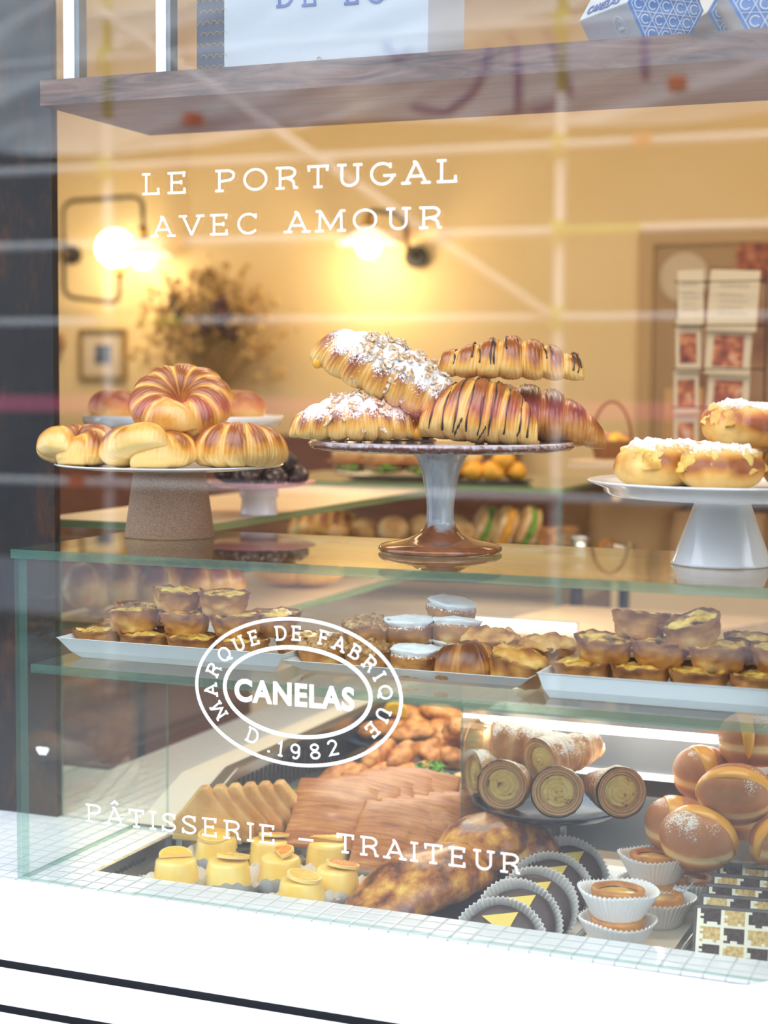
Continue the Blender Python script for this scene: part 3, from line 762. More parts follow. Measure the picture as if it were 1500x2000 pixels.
def make_berliner(seed, R=.053, slit=.25):
    r = thing('custard_doughnut', 'x', 'doughnut')
    m, n = 44, 72; P = np.zeros((m, n, 3)); bk = np.zeros((m, n)); sg = np.zeros((m, n))
    ax, ay, az = R, R*.86, R*.72
    for i in range(m):
        el = -PI/2+PI*i/(m-1)
        for j in range(n):
            a = 2*PI*j/n; x = math.cos(el)**.8*math.cos(a) if abs(el) < 1.57 else 0; y = math.cos(el)**.8*math.sin(a) if abs(el) < 1.57 else 0; z = math.sin(el)
            p = np.array([ax*x, ay*y, az*z])
            band = math.exp(-((z+.12)/.16)**2)
            k = 1-.045*band
            # mouth of the slit: pressed in along a plane across the top
            dpl = (y-slit)/.10
            k -= .16*math.exp(-dpl*dpl)*sstep(-.25, .25, np.array(z+.1*x))
            d = .03*nz(p+seed, 24, 2)
            P[i, j] = p*(k+d); 
            bk[i, j] = np.clip(.78-.95*band+.15*nz(p+seed, 40, 2), 0, 1)
            sg[i, j] = np.clip((z-.15)*.7*(.5+1.2*nz(p+seed*5, 18, 2)), 0, .6)
    P[..., 2] = np.maximum(P[..., 2], -az*.82)+az*.82
    MB().grid(P, cv=True, bake=bk, sugar=sg).build('bun', M['berliner'], r)
    # custard ribbon lying in the slit, a curved band over the top
    mb = MB(); path = np.linspace(-.15*PI, 1.15*PI, 40); P = np.zeros((40, 14, 3))
    for i, a in enumerate(path):
        wid = .0125*math.sin((a+.15*PI)/(1.3*PI)*PI)**.6+.0002
        cx, cz = .96*ax*math.cos(a)*math.sqrt(max(0, 1-slit*slit)), .985*az*math.sin(a)*math.sqrt(max(0, 1-slit*slit))
        for j in range(14):
            b = 2*PI*j/14; q = 1+.10*math.sin(b)
            P[i, j] = (cx*(1+.075*math.cos(b)), ay*slit+wid*math.sin(b), cz*(1+.085*math.cos(b))+az*.82)
    mb.grid(P, cv=True).build('custard_ribbon', M['cream_yellow'], r)
    return r
def make_cornet(seed, L=.115, R0=.036, R1=.017):
    """spiral pastry horn lying on its side, mouth towards -y"""
    r = thing('cream_horn', 'x', 'cream horn')
    m, n = 130, 56; P = np.zeros((m, n, 3)); bk = np.zeros((m, n)); sg = np.zeros((m, n))
    for i in range(m):
        t = i/(m-1)
        for j in range(n):
            a = 2*PI*j/n; q = t*4.2-a/(2*PI); fr = q-math.floor(q)
            base = R0+(R1-R0)*t**1.2; rr = base*(1+.10*math.sin(PI*fr)**.5-.06*fr)*(1 if t < .94 else math.sqrt(max(0, 1-((t-.94)/.06)**2))+.02)
            p = np.array([rr*math.cos(a), -L/2+L*t, rr*math.sin(a)*.97]); d = .0018*nz(p+seed, 60, 3)
            P[i, j] = (p[0]*(1+d/rr), p[1], p[2]*(1+d/rr))
            bk[i, j] = np.clip(.30+.5*math.sin(PI*fr)+.35*nz(p+seed, 50, 2)-.1, 0, 1); sg[i, j] = np.clip(math.sin(a)*.85-.05+.35*nz(p+seed*3, 35, 2), 0, .72)
    P[..., 2] += R0*.98
    mb = MB().grid(P, cv=True, bake=bk, sugar=sg)
    # wall of the mouth: thin leaves wound round one another
    Q = np.zeros((22, n, 3)); b2 = np.zeros((22, n))
    for i in range(22):
        f = i/21
        for j in range(n):
            rr = R0*(1-.36*f); a = 2*PI*j/n
            Q[i, j] = (rr*math.cos(a), -L/2-.002*math.sin(f*PI*5+a)-.0015+.006*f*f, rr*math.sin(a)*.97+R0*.98); b2[i, j] = .25+.3*math.sin(f*PI*7+a*1.0)
    mb.grid(Q, cv=True, bake=b2, sugar=0*b2).build('wound_pastry', M['cornet'], r)
    # piped cream with a spiral furrow
    Q = np.zeros((26, n, 3)); rc = R0*.66
    for i in range(26):
        f = i/25
        for j in range(n):
            a = 2*PI*j/n; rr = rc*(1-f); s = math.sin(2*PI*(f*3.6)+a)
            Q[i, j] = (rr*math.cos(a), -L/2+.0035-.006*f-.0012*s, rr*math.sin(a)*.97+R0*.98)
    c = MB().grid(Q, cv=True).build('piped_cream', M['swirl'], r)
    return r
def swirl():
    t = NT('swirled_egg_cream'); v = t.coord((1, 1, 1)); n = t.noise(v, 45, 3, .6, 1.5)
    return t.pbr(t.ramp(n, [(.40, (.80, .64, .22)), (.60, (.72, .50, .14)), (.66, (.20, .07, .025))]), .4)
M['swirl'] = swirl()
def pleated(mb, rb, rt, h, n=44, depth=.0016, thick=.0005, seed=0, wave=.002):
    rnd = random.Random(seed); ph = rnd.uniform(0, 6); N = n*4; a = np.linspace(0, 2*PI, N, endpoint=False)
    P = np.zeros((10, N, 3))
    for i in range(10):
        f = i/9
        for j in range(N):
            rr = rb+(rt-rb)*f+depth*(.3+.7*f)*math.cos(n*a[j]) + wave*f*math.sin(2*a[j]+ph)
            P[i, j] = (rr*math.cos(a[j]), rr*math.sin(a[j]), h*f+.0012*f*math.sin(n*a[j])*(i == 9)+wave*.8*f*math.sin(3*a[j]+ph*2))
    Q = P.copy(); Q[..., :2] *= (1-thick/rb)
    mb.grid(np.concatenate([P, Q[::-1]]), cv=True)
    mb.add([(1e-9, 0, .0002)]+[tuple(P[0, j]) for j in range(N)], [(0, j+1, (j+1) % N+1) for j in range(N)])
    return mb
def make_cup_tart(seed, dark=False):
    r = thing('paper_cup_tart', 'x', 'tart')
    pleated(MB(), .027, .0455, .036, 46, .0014, seed=seed).build('pleated_paper_cup', M['paper'], r)
    R = .0315; H = .034
    prof = [(1e-4, .0015), (.022, .0015), (.025, .003)]+[(.0255+(R-.0255)*k/8, .003+(H-.003)*k/8) for k in range(1, 9)]+[(R-.001, H+.0025), (R-.004, H+.0035), (R-.0075, H+.002), (R-.0095, H-.0015)]
    def at(P):
        z = P[..., 2]; return dict(bake=np.clip(.30+.35*np.clip((z-.02)/.016, 0, 1)+.15*np.array([[nz(q, 40, 2) for q in row] for row in P]), 0, 1), sugar=0*z)
    rough_lathe(MB(), prof, 56, .0012, 45, seed, .001, attrs=at).build('pastry_case', M['bun'], r)
    cp = [((R-.009)*(1-k/8)+1e-4*(k == 8), H-.002+.002*math.sin(k/8*PI/2)) for k in range(0, 9)]
    rough_lathe(MB(), cp, 40, .0004, 50, seed+2, .0012).build('custard_filling', M['custard_plain'], r)
    return r
def make_choc_cake(seed, chip=True):
    """round chocolate-glazed cake in a pleated paper case; built lying, face up"""
    r = thing('glazed_chocolate_cake', 'x', 'cake')
    pleated(MB(), .040, .0535, .028, 56, .0014, seed=seed, wave=.002).build('pleated_paper_case', M['paper'], r)
    prof = [(1e-4, .001), (.038, .001), (.0405, .004), (.0435, .014), (.0440, .020), (.0425, .0245)]+[(.041*(1-k/8)+1e-4*(k == 8), .0255+.0015*math.sin(k/8*PI/2)) for k in range(1, 9)]
    rough_lathe(MB(), prof, 60, .0012, 30, seed, .0012).build('chocolate_cake', M['choc_glaze'], r)
    if chip:
        MB().prism([(-.021, .030), (.023, .033), (.006, .006)], .0262, .0285, axis='z').build('yellow_chip', M['cream_pale_chip'], r, bevel=.0005)
    return r
M['cream_pale_chip'] = solid('yellow_candied_chip', (.86, .60, .08), .4)
def make_flan(seed, fruit='orange', half=False):
    r = thing('orange_flan', 'x', 'flan')
    rnd = random.Random(seed)
    # crinkled paper under it
    N = 84; P = np.zeros((7, N, 3))
    for i in range(7):
        f = i/6
        for j in range(N):
            a = 2*PI*j/N; w_ = math.sin(11*a+seed)+.6*math.sin(23*a+2*seed)
            rr = .0345+.0155*f+.0018*f*w_; P[i, j] = (rr*math.cos(a), rr*math.sin(a), .0004+.024*f**1.3*(1+.25*math.sin(3*a+seed))+.0016*f*math.sin(17*a))
    mb = MB().grid(P, cv=True); mb.add([(0, 0, .0003)]+[tuple(p) for p in P[0]], [(0, j+1, (j+1) % N+1) for j in range(N)])
    mb.build('paper_liner', M['paper'], r)
    prof = [(1e-4, .001), (.031, .001), (.0335, .003), (.033, .012), (.0305, .030), (.0285, .044), (.0272, .0475), (.024, .049), (.012, .0497), (1e-4, .0498)]
    rough_lathe(MB(), prof, 52, .0012, 22, seed, .001).build('flan', M['flan'], r)
    s = thing_part('fruit_slice', r)
    R = .0235; ox, oy = rnd.uniform(-.004, .004), rnd.uniform(-.008, .0); ti = rnd.uniform(.16, .26); rz = rnd.uniform(0, 6)
    a1 = 2*PI if not half else PI
    arc = [(R*math.cos(a), R*math.sin(a)) for a in np.linspace(0, a1, 40, endpoint=half)]
    fl = [(x*.86, y*.86) for x, y in arc]
    mb = MB().prism(arc, 0, .0045, axis='z', mat=0); mb.prism(fl, .0046, .0052, axis='z', mat=1)
    # pith lines between the segments
    for k in range(8 if not half else 4):
        a = k*PI/4; c_, s_ = math.cos(a), math.sin(a); L = R*.86
        mb.prism([(-s_*.0003, c_*.0003), (s_*.0003, -c_*.0003), (c_*L+s_*.0003, s_*L-c_*.0003), (c_*L-s_*.0003, s_*L+c_*.0003)], .0052, .0054, axis='z', mat=0)
    s2 = mb.build('fruit_slice', [M['orange_rind'], M[fruit]], r, loc=(ox, oy, .0515), rot=(ti, 0, .388))
    return r
def thing_part(*a): return None
def slab(mb, sx, sy, sz, amp, sc, seed, nx=22, ny=18, nzz=6, mat=0, topmat=None, botmat=None, droop=0.0):
    """wobbly rounded block centred in x,y standing on z=0"""
    def surf(f):
        return f
    def put(P, mat_):
        for i in range(P.shape[0]):
            for j in range(P.shape[1]):
                P[i, j, 2] -= droop*(P[i, j, 0]**2+.6*P[i, j, 1]**2); p = P[i, j]; d = amp*nz(p+seed*.9, sc, 2)
                c = Vector((p[0], p[1], p[2]-sz/2)); l = c.length or 1
                # round the corners
                P[i, j] = p+np.array(c/l)*d
        mb.grid(P, mat=mat_)
    X = np.linspace(-sx/2, sx/2, nx); Y = np.linspace(-sy/2, sy/2, ny); Z = np.linspace(0, sz, nzz)
    tm = mat if topmat is None else topmat; bm_ = mat if botmat is None else botmat
    put(np.array([[(x, y, sz) for y in Y] for x in X]), tm); put(np.array([[(x, y, 0) for y in Y[::-1]] for x in X]), bm_)
    put(np.array([[(x, -sy/2, z) for z in Z] for x in X]), mat); put(np.array([[(x, sy/2, z) for z in Z[::-1]] for x in X]), mat)
    put(np.array([[(-sx/2, y, z) for z in Z[::-1]] for y in Y]), mat); put(np.array([[(sx/2, y, z) for z in Z] for y in Y]), mat)
    return mb
def lump(mb, c, r, amp, sc, seed, m=14, n=22, mat=0):
    P = np.zeros((m, n, 3))
    for i in range(m):
        el = -PI/2+PI*i/(m-1)
        for j in range(n):
            a = 2*PI*j/n; p = np.array([r[0]*math.cos(el)*math.cos(a), r[1]*math.cos(el)*math.sin(a), r[2]*math.sin(el)])
            k = 1+amp*nz(p+seed*1.7, sc, 2); P[i, j] = p*k+np.array(c)
    return mb.grid(P, cv=True, mat=mat)
def single(name, label, cat, mb, mats, loc=(0, 0, 0), rot=(0, 0, 0), group=None, **kw):
    return tag(mb.build(name, mats, None, loc, rot, **kw), label, cat, group)
# ------------------------------------------------------------------ stands on the glass top
ZT = .4532
CV = Vector((.926, .378, 0)); FV = Vector((-.378, .926, 0))     # along the picture's width / away from it, on the horizontal
def off(c, a, b, z): return tuple(Vector((c[0], c[1], z))+CV*a+FV*b)
BR = .388
G = 'cake stands on the glass top'
sl = thing('cake_stand', 'cake stand with thin white plate on a speckled terracotta foot', 'cake stand', (.095, .256, ZT), group=G)
MB().lathe([(1e-4, 0), (.0645, 0), (.0658, .0015), (.0525, .0965), (.051, .098), (1e-4, .098)], 64).build('foot', M['terracotta'], sl)
MB().lathe([(1e-4, .0985), (.06, .0985), (.13, .1005), (.163, .1045), (.1665, .106), (.167, .1072), (.165, .1078), (.13, .1045), (1e-4, .1035)], 80).build('plate', M['porcelain'], sl)
sm = thing('cake_stand', 'brown and blue-grey drip-glazed cake stand with a waisted foot', 'cake stand', (.531, .222, ZT), group=G)
prof = [(1e-4, 0), (.080, 0), (.0836, .0025), (.0838, .006), (.081, .009), (.066, .0125), (.045, .017), (.030, .024), (.0215, .034), (.0185, .046), (.0185, .060), (.0205, .080), (.025, .105), (.032, .124), (.040, .134), (.046, .1365)]
MB().lathe(prof, 72).build('foot', M['glaze'], sm)
MB().lathe([(1e-4, .1366), (.05, .1366), (.160, .1372), (.174, .1395), (.1785, .143), (.179, .1465), (.176, .1497), (.171, .1502), (.165, .1490), (1e-4, .1485)], 88).build('plate', M['glaze'], sm)
sr = thing('cake_stand', 'glossy white porcelain cake stand with a conical foot', 'cake stand', (.909, .232, ZT), group=G)
MB().lathe([(1e-4, 0), (.0625, 0), (.0642, .0012), (.0625, .004), (.0360, .076), (.0350, .084), (1e-4, .084)], 64).build('foot', M['porcelain'], sr)
MB().lathe([(1e-4, .0842), (.10, .0842), (.142, .0865), (.149, .0905), (.153, .0975), (.170, .1035), (.172, .1058), (.169, .1068), (.150, .1015), (.138, .0975), (1e-4, .0965)], 88).build('plate', M['porcelain'], sr)

# brioche croissants on the terracotta stand
PL = ZT+.1048
cl = (.095, .256)
G = 'crescent croissants on the terracotta-footed stand'
R_ = lambda a: BR+a
big = Crois(.300, .0380, 7.5, 13, .14, .34, .58, .97, .2, .42, 1, 0, .016, .010, .66)
make_croissant('croissant', 'large browned crescent croissant lying on top of the other three', 'croissant', big, loc=off(cl, .020, .020, PL+.094), rot=(-.60, 0, R_(PI)), group=G)
make_croissant('croissant', 'pale crescent croissant at the post end of the terracotta-footed stand', 'croissant', Crois(.200, .0375, 7.2, 11, .15, .34, .62, .98, .25, .45, 2, 0, .016, .006, .62), loc=off(cl, -.118, .000, PL), rot=(0, 0, R_(PI-.35)), group=G)
make_croissant('croissant', 'pale knotted croissant with crossed tips at the front of the terracotta-footed stand', 'croissant', Crois(.275, .0375, 7.6, 11, .13, .36, .62, .98, .3, .40, 3, 0, .024, .006, .60), loc=off(cl, -.024, -.050, PL), rot=(0, 0, R_(PI+.15)), group=G)
make_croissant('croissant', 'glossy brown banded croissant next to the brown glazed stand', 'croissant', Crois(.120, .0430, 3.4, 7, .12, .6, .55, 1.0, .05, .45, 4), loc=off(cl, .108, -.085, PL), rot=(0, 0, R_(.0)), group=G)

# almond and chocolate croissants on the glazed stand
PM = ZT+.1490
cm = (.531, .222)
top_s = lambda t, s: np.clip(s*1.15-.12, 0, 1)*np.clip(np.sin(PI*t)*1.8, 0, 1)
G = 'almond croissants on the brown glazed stand'
make_croissant('almond_croissant', 'almond croissant heavily dusted with icing sugar, lying aslant on top of the pile', 'croissant', Crois(.205, .048, .7, 8, .15, .5, .62, .98, .35, .7, 5), 'croissant', top_s,
               off(cm, -.085, -.030, PM+.064), (.42, .42, R_(-.1)), G, almonds=(.3, .88, 120), filling=(.10, -.5, (.008, .012, .010)))
make_croissant('almond_croissant', 'pale almond croissant with yellow cream at its tip, lying flat on the brown glazed stand', 'croissant', Crois(.172, .039, .8, 9, .16, .40, .62, .98, .3, .85, 6), 'croissant', top_s,
               off(cm, -.115, -.055, PM+.003), (.22, 0, R_(.1)), G, almonds=(.3, .75, 60), filling=(.955, -.1, (.012, .014, .010)))
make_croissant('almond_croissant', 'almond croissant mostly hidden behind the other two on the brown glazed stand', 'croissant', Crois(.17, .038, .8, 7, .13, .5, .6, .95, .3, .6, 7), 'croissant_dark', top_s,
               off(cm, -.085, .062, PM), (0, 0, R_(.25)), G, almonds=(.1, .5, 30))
G = 'chocolate croissants on the brown glazed stand'
dz = [(.12, .13, .3, 2.2), (.24, .25, .5, 2.3), (.29, .28, .2, 2.2), (.36, .37, .1, 2.0), (.385, .375, .1, 2.0), (.46, .46, .7, 2.2), (.53, .525, .9, 2.2), (.72, .70, .5, 2.0), (.76, .75, .7, 1.6), (.90, .92, .1, 2.2), (.93, .95, .0, 2.1), (.95, .93, .3, 2.0)]
make_croissant('chocolate_croissant', 'long croissant with thin chocolate lines, lying level on top of the pile', 'croissant', Crois(.195, .0365, .35, 7, .24, .58, .58, .98, .1, 1.3, 8), 'croissant', None,
               off(cm, .090, -.035, PM+.0835), (.12, .02, R_(-.02)), G, drizzle=dz)
dz = [(.14, .16, -.3, 2.4), (.24, .26, -.4, 2.4), (.33, .36, -.5, 2.5), (.42, .46, -.4, 2.5), (.51, .55, -.5, 2.5), (.58, .64, -.5, 2.5), (.69, .74, -.3, 2.4), (.80, .84, -.3, 2.3), (.87, .90, -.2, 2.4), (.34, .38, -.7, .1), (.52, .56, -.75, -.1)]
make_croissant('chocolate_croissant', 'plump croissant striped with chocolate, at the front of the brown glazed stand', 'croissant', Crois(.155, .0535, .5, 7, .10, .40, .62, .99, .45, .7, 9), 'croissant', None,
               off(cm, .046, -.060, PM), (.10, .10, R_(-.12)), G, drizzle=dz)
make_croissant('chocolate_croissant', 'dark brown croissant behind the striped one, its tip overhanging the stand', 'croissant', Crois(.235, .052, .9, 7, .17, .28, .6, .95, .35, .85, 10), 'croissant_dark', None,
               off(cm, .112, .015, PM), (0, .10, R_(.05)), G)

# coconut rolls on the white stand
PR = ZT+.0970
cr_ = (.909, .232)
G = 'coconut rolls on the white porcelain stand'
rolls = Kind(make_coconut_roll(1, .051, .066), make_coconut_roll(2, .053, .064), make_coconut_roll(3, .052, .066))
rolls.put(off(cr_, -.092, -.030, PR), (0, 0, .3), 'sugared coconut roll at the rim, next to the brown glazed stand', G)
rolls.put(off(cr_, -.018, -.075, PR), (0, 0, 1.2), 'sugared coconut roll at the front of the white stand, below the topmost one', G)
rolls.put(off(cr_, .012, -.030, PR+.050), (.12, 0, 2.1), 'sugared coconut roll resting on top of the others on the white stand', G)
rolls.put(off(cr_, .088, -.050, PR), (0, 0, 3.0), 'sugared coconut roll cut by the picture edge, on the white stand', G, 0)
rolls.put(off(cr_, -.048, .058, PR), (0, 0, 4.0), 'sugared coconut roll peeping out behind the front ones on the white stand', G, 1)

# ------------------------------------------------------------------ shelf: three white trays
ZS = .2962
def tray(x0, x1, y0, y1, h, fl, label):
    o = thing('serving_tray', label, 'tray', ((x0+x1)/2, (y0+y1)/2, ZS), group='white porcelain trays on the glass shelf')
    X, Y = (x1-x0)/2, (y1-y0)/2
    def ring(k, z): return [(-X+k, -Y+k, z), (X-k, -Y+k, z), (X-k, Y-k, z), (-X+k, Y-k, z)]
    rr = [ring(fl, 0), ring(fl*.55, h*.35), ring(.002, h-.001), ring(.000, h), ring(.003, h+.0005), ring(fl*.6+.004, h*.4), ring(fl+.004, .005)]
    b = MB(); V = [p for r in rr for p in r]; F = []
    for i in range(len(rr)-1):
        for j in range(4): F.append((i*4+j, i*4+(j+1) % 4, i*4+4+(j+1) % 4, i*4+4+j))
    F += [(3, 2, 1, 0), tuple(len(V)-4+k for k in range(4))]
    b.add(V, F, 0, False).build('tray_body', M['porcelain'], o, bevel=.002, seg=3)
    return o
tray(.0255, .376, .058, .262, .030, .026, 'white rectangular tray of custard tarts beside the steel post')
tray(.369, .708, .066, .265, .021, .034, 'white rectangular tray of mixed tarts between the two custard tart trays')
tray(.720, 1.120, .050, .268, .032, .014, 'white rectangular tray of scorched custard tarts at the picture edge')
G1 = 'custard tarts on the tray beside the post'
nata = Kind(*[make_tart(s, dome=.003+.001*(s % 3), sink=.0008+.001*(s % 2)) for s in range(11, 17)])
Z1, Z2, Z3 = ZS+.0052, ZS+.0052+.029, ZS+.0052+.058
rows = [
 ('bottom', Z1, [(.048, .205, 'behind the corner one'), (.060, .118, 'at the post corner of the tray'), (.136, .112, 'second along the front edge'), (.212, .112, 'third along the front edge'), (.288, .116, 'fourth along the front edge'), (.337, .190, 'at the back, by the crumble tarts'), (.145, .200, 'back row, second from the post'), (.240, .205, 'back row, third from the post')]),
 ('middle', Z2, [(.088, .180, 'set back at the post end'), (.110, .128, 'at the front, post end'), (.188, .135, 'at the front, centre'), (.265, .140, 'beneath the further top tart'), (.302, .185, 'end by the crumble tarts')]),
 ('top', Z3, [(.165, .150, 'next to the post'), (.242, .146, 'by the crumble tarts')])]
k = 0
for lv, z, pts in rows:
    for x, y, s in pts:
        nata.put((x, y, z), (random.uniform(-.06, .06) if lv != 'bottom' else 0, random.uniform(-.05, .05) if lv != 'bottom' else 0, k*1.3), 'custard tart, %s layer, tray by the post, %s' % (lv, s), G1, scale=1.0); k += 1
G2 = 'custard tarts on the tray at the picture edge'
rows = [
 ('bottom', Z1+.002, [(.762, .110, 'at the corner by the mixed tarts'), (.836, .112, 'second along the front edge'), (.910, .112, 'third along the front edge'), (.984, .112, 'fourth along the front edge'), (1.058, .112, 'fifth along the front edge'), (.790, .195, 'at the back by the mixed tarts'), (.880, .205, 'at the back, second'), (.965, .205, 'at the back, third')]),
 ('middle', Z2+.002, [(.782, .132, 'by the mixed tarts'), (.854, .136, 'second from the mixed tarts'), (.928, .132, 'third from the mixed tarts'), (1.000, .150, 'fourth from the mixed tarts'), (.955, .215, 'behind the third')]),
 ('top', Z3+.003, [(.822, .160, 'tilted away, by the mixed tarts'), (.898, .140, 'its black face tipped forward')])]
for lv, z, pts in rows:
    for x, y, s in pts:
        tl = {'top': (.10 if 'away' in s else .28)}.get(lv, random.uniform(.02, .1) if lv == 'middle' else 0)
        nata.put((x, y, z), (-0.0+tl, -.10 if 'away' in s else random.uniform(-.05, .05)*(lv != 'bottom'), k*1.7), 'scorched custard tart on the edge tray, %s layer, %s' % (lv, s), G2, scale=1.04); k += 1
GM = 'tarts on the tray between the custard tarts'
tt = Kind(make_topped_tart(21, 'crumb'), make_topped_tart(22, 'crumb'))
for x, y, z, s in ((.404, .122, Z1, 'at the corner next to the custard tarts'), (.474, .118, Z1, 'second along the front edge'), (.420, .190, Z1, 'at the back corner'), (.452, .155, Z2-.001, 'on top of the other three')):
    tt.put((x, y, z), (0, 0, x*30), 'crumble-topped tart on the mixed tray, %s' % s, GM)
tt = Kind(make_topped_tart(23, 'sugar'), make_topped_tart(24, 'sugar'))
for x, y, z, rx, ry, s in ((.541, .110, Z1, 0, 0, 'single one at the front edge'), (.505, .176, Z2-.002, 0, .04, 'in the upper layer, nearer the crumble tarts'), (.566, .192, Z2-.002, -.05, -.14, 'in the upper layer, nearer the golden tarts'), (.540, .235, Z2+.018, -.15, 0, 'highest, at the back')):
    tt.put((x, y, z), (rx, ry, x*20), 'white-lidded sugar tart on the mixed tray, %s' % s, GM)
for x, y, z in ((.505, .185, Z1), (.566, .195, Z1), (.540, .238, Z1+.018)): 
    tt.put((x, y, z), (0, 0, x*50), 'sugar-lidded tart under the upper ones on the mixed tray, %s' % ('by the crumble tarts', 'by the golden tarts', 'at the back')[int(x > .55) if y < .2 else 2], 'sugar tarts at the back of the mixed tray')
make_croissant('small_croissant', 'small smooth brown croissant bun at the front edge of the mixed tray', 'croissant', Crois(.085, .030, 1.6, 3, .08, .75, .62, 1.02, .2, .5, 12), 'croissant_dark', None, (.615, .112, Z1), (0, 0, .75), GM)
tt = Kind(make_topped_tart(25, 'gold'), make_topped_tart(26, 'gold'))
for x, y, z, sc_, s in ((.618, .180, Z1+.012, 1.12, 'behind the small croissant bun'), (.672, .116, Z1, 1.10, 'at the front corner of the tray'), (.688, .205, Z1+.004, 1.12, 'at the back corner of the tray')):
    tt.put((x, y, z), (.25 if 'front' in s else 0, 0, x*40), 'golden ragged-topped tart on the mixed tray, %s' % s, GM, scale=sc_)
b = MB(); b.prism([(.030*math.cos(a), .030*math.sin(a)) for a in np.linspace(-.3, PI+.3, 24)], -.004, .004)
o = b.build('orange_slice', [M['orange']], None, (.768, .215, Z1+.020), (0, 0, .3)); tag(o, 'orange slice standing behind the scorched custard tarts', 'orange slice')
# ------------------------------------------------------------------ food in the refrigerated well
ZW = -.0348
# flans
GF = 'orange flans in paper at the front of the well'
fl = [(31, 'orange', False), (32, 'lemon', False), (33, 'orange', True), (34, 'lemon', True)]
flk = [make_flan(*a) for a in fl]
fk = Kind(*flk)
for x, y, w_, s in ((.176, .128, 3, 'next to the post, at the tiles'), (.246, .150, 1, 'with a pale slice, second along the tiles'), (.377, .112, 1, 'half hidden behind the tiles at the front'), (.305, .196, 2, 'with an orange wedge, in the middle'), (.400, .178, 0, 'by the crepes, with an orange slice'), (.178, .246, 1, 'in front of the sponge wedges'), (.252, .272, 0, 'at the back, with an orange wedge'), (.335, .292, 3, 'at the back, below the pastry sheets')):
    fk.put((x, y, ZW), (0, 0, x*37), 'yellow flan topped with citrus in crinkled paper, %s' % s, GF, w_)

# sponge wedges on a dark plate
def make_wedge(seed):
    r = thing('sponge_wedge', 'x', 'cake')
    pts = [(-.050, 0), (.050, 0), (.047, .030), (.004, .082), (-.006, .084), (-.047, .030)]
    b = MB().prism(pts, -.008, .008, axis='x', mat=0)
    b.build('baked_skin', M['sponge_skin'], r, bevel=.003)
    pts2 = [(-.0505, .0005), (.0505, .0005), (.0485, .012), (-.0485, .012)]
    MB().prism(pts2, -.0084, .0084, axis='x').build('yellow_crumb', M['sponge'], r, bevel=.002)
    return r
pl = thing('plate', 'black plate on a small foot carrying the sponge wedges', 'plate', (.195, .335, ZW))
MB().lathe([(1e-4, 0), (.03, 0), (.02, .006), (.018, .022), (.05, .026), (.088, .032), (.090, .034), (.086, .035), (.05, .030), (1e-4, .0295)], 56).build('plate_body', M['black_plate'], pl)
wd = Kind(make_wedge(1))
for k in range(6):
    wd.put((.150+.0180*k, .272+.0150*k, ZW+.036), (.0, -.28, 1.72-.03*k), 'leaning sponge cake wedge on the black plate, %s' % ('first of the row, showing its whole face', 'second of the row', 'third of the row', 'fourth of the row', 'fifth of the row', 'last of the row, by the pastry sheets')[k], 'sponge wedges on the black plate', scale=1.08)
# baked pastry sheets on a round wooden board
bd = thing('wooden_board', 'round grey-brown wooden board under the pastry sheets', 'board', (.415, .375, ZW))
MB().lathe([(1e-4, 0), (.112, 0), (.118, .004), (.120, .018), (.117, .022), (1e-4, .023)], 64).build('board_body', M['board_wood'], bd)
GS = 'flaky pastry sheets leaning on the wooden board'
def make_sheet(seed):
    return slab(MB(), .128, .128, .0115, .007, 24, seed, droop=2.2)
src = [make_sheet(s).build('pastry_sheet', M['sheet'], None, bevel=.003, seg=2) for s in (3, 5, 8)]
sk = Kind(*src)
for k in range(5):
    o = sk.put((.325+.022*k, .335+.026*k, ZW+.078+.002*k), (.62-.02*k, .10, BR-.12), 'flaky pastry sheet on the board, column by the sponge wedges, %s' % ('front one', 'second', 'third', 'fourth', 'last')[k], GS); tag(o, cat='pastry')
for k in range(7):
    o = sk.put((.432+.018*k, .330+.019*k, ZW+.050+.001*k), (.70-.02*k, .20, BR-.05), 'flaky pastry sheet on the board, column by the cream horns, %s' % ('front one', 'second', 'third', 'fourth', 'fifth', 'sixth', 'last')[k], GS); tag(o, cat='pastry')
# browned egg crepes, folded
def make_crepe(seed, L=.105, W_=.062, H=.030):
    m, n = 34, 46; P = np.zeros((m, n, 3))
    for i in range(m):
        t = i/(m-1); a = PI*t
        for j in range(n):
            b = 2*PI*j/n
            rr = math.sin(a)**.55
            x = L*(t*2-1); y = W_*rr*math.cos(b)*(1-.15*t); z = H*rr*(1+math.sin(b) if math.sin(b) > 0 else 1+math.sin(b)*.95)*(.6+.55*t)
            p = np.array([x, y, z]); d = .005*nz(p+seed, 22, 3); P[i, j] = (x, y+d, max(z+d*.8, 0))
    return MB().grid(P, cv=True)
GC = 'folded browned crepes in the well'
for k, (x, y, z, rz, ry, L, s) in enumerate(((.518, .200, ZW, 1.0, -.12, .130, 'front one, reaching the tiles'), (.560, .335, ZW+.022, 1.0, -.24, .110, 'second, rising behind the front one'), (.600, .375, ZW+.006, .8, 0, .070, 'last, next to the cream horns'))):
    single('folded_crepe', 'browned folded egg crepe, %s' % s, 'crepe', make_crepe(k+4, L, .072-.008*k, .044), M['omelette'], (x, y, z), (0, ry, rz), GC)
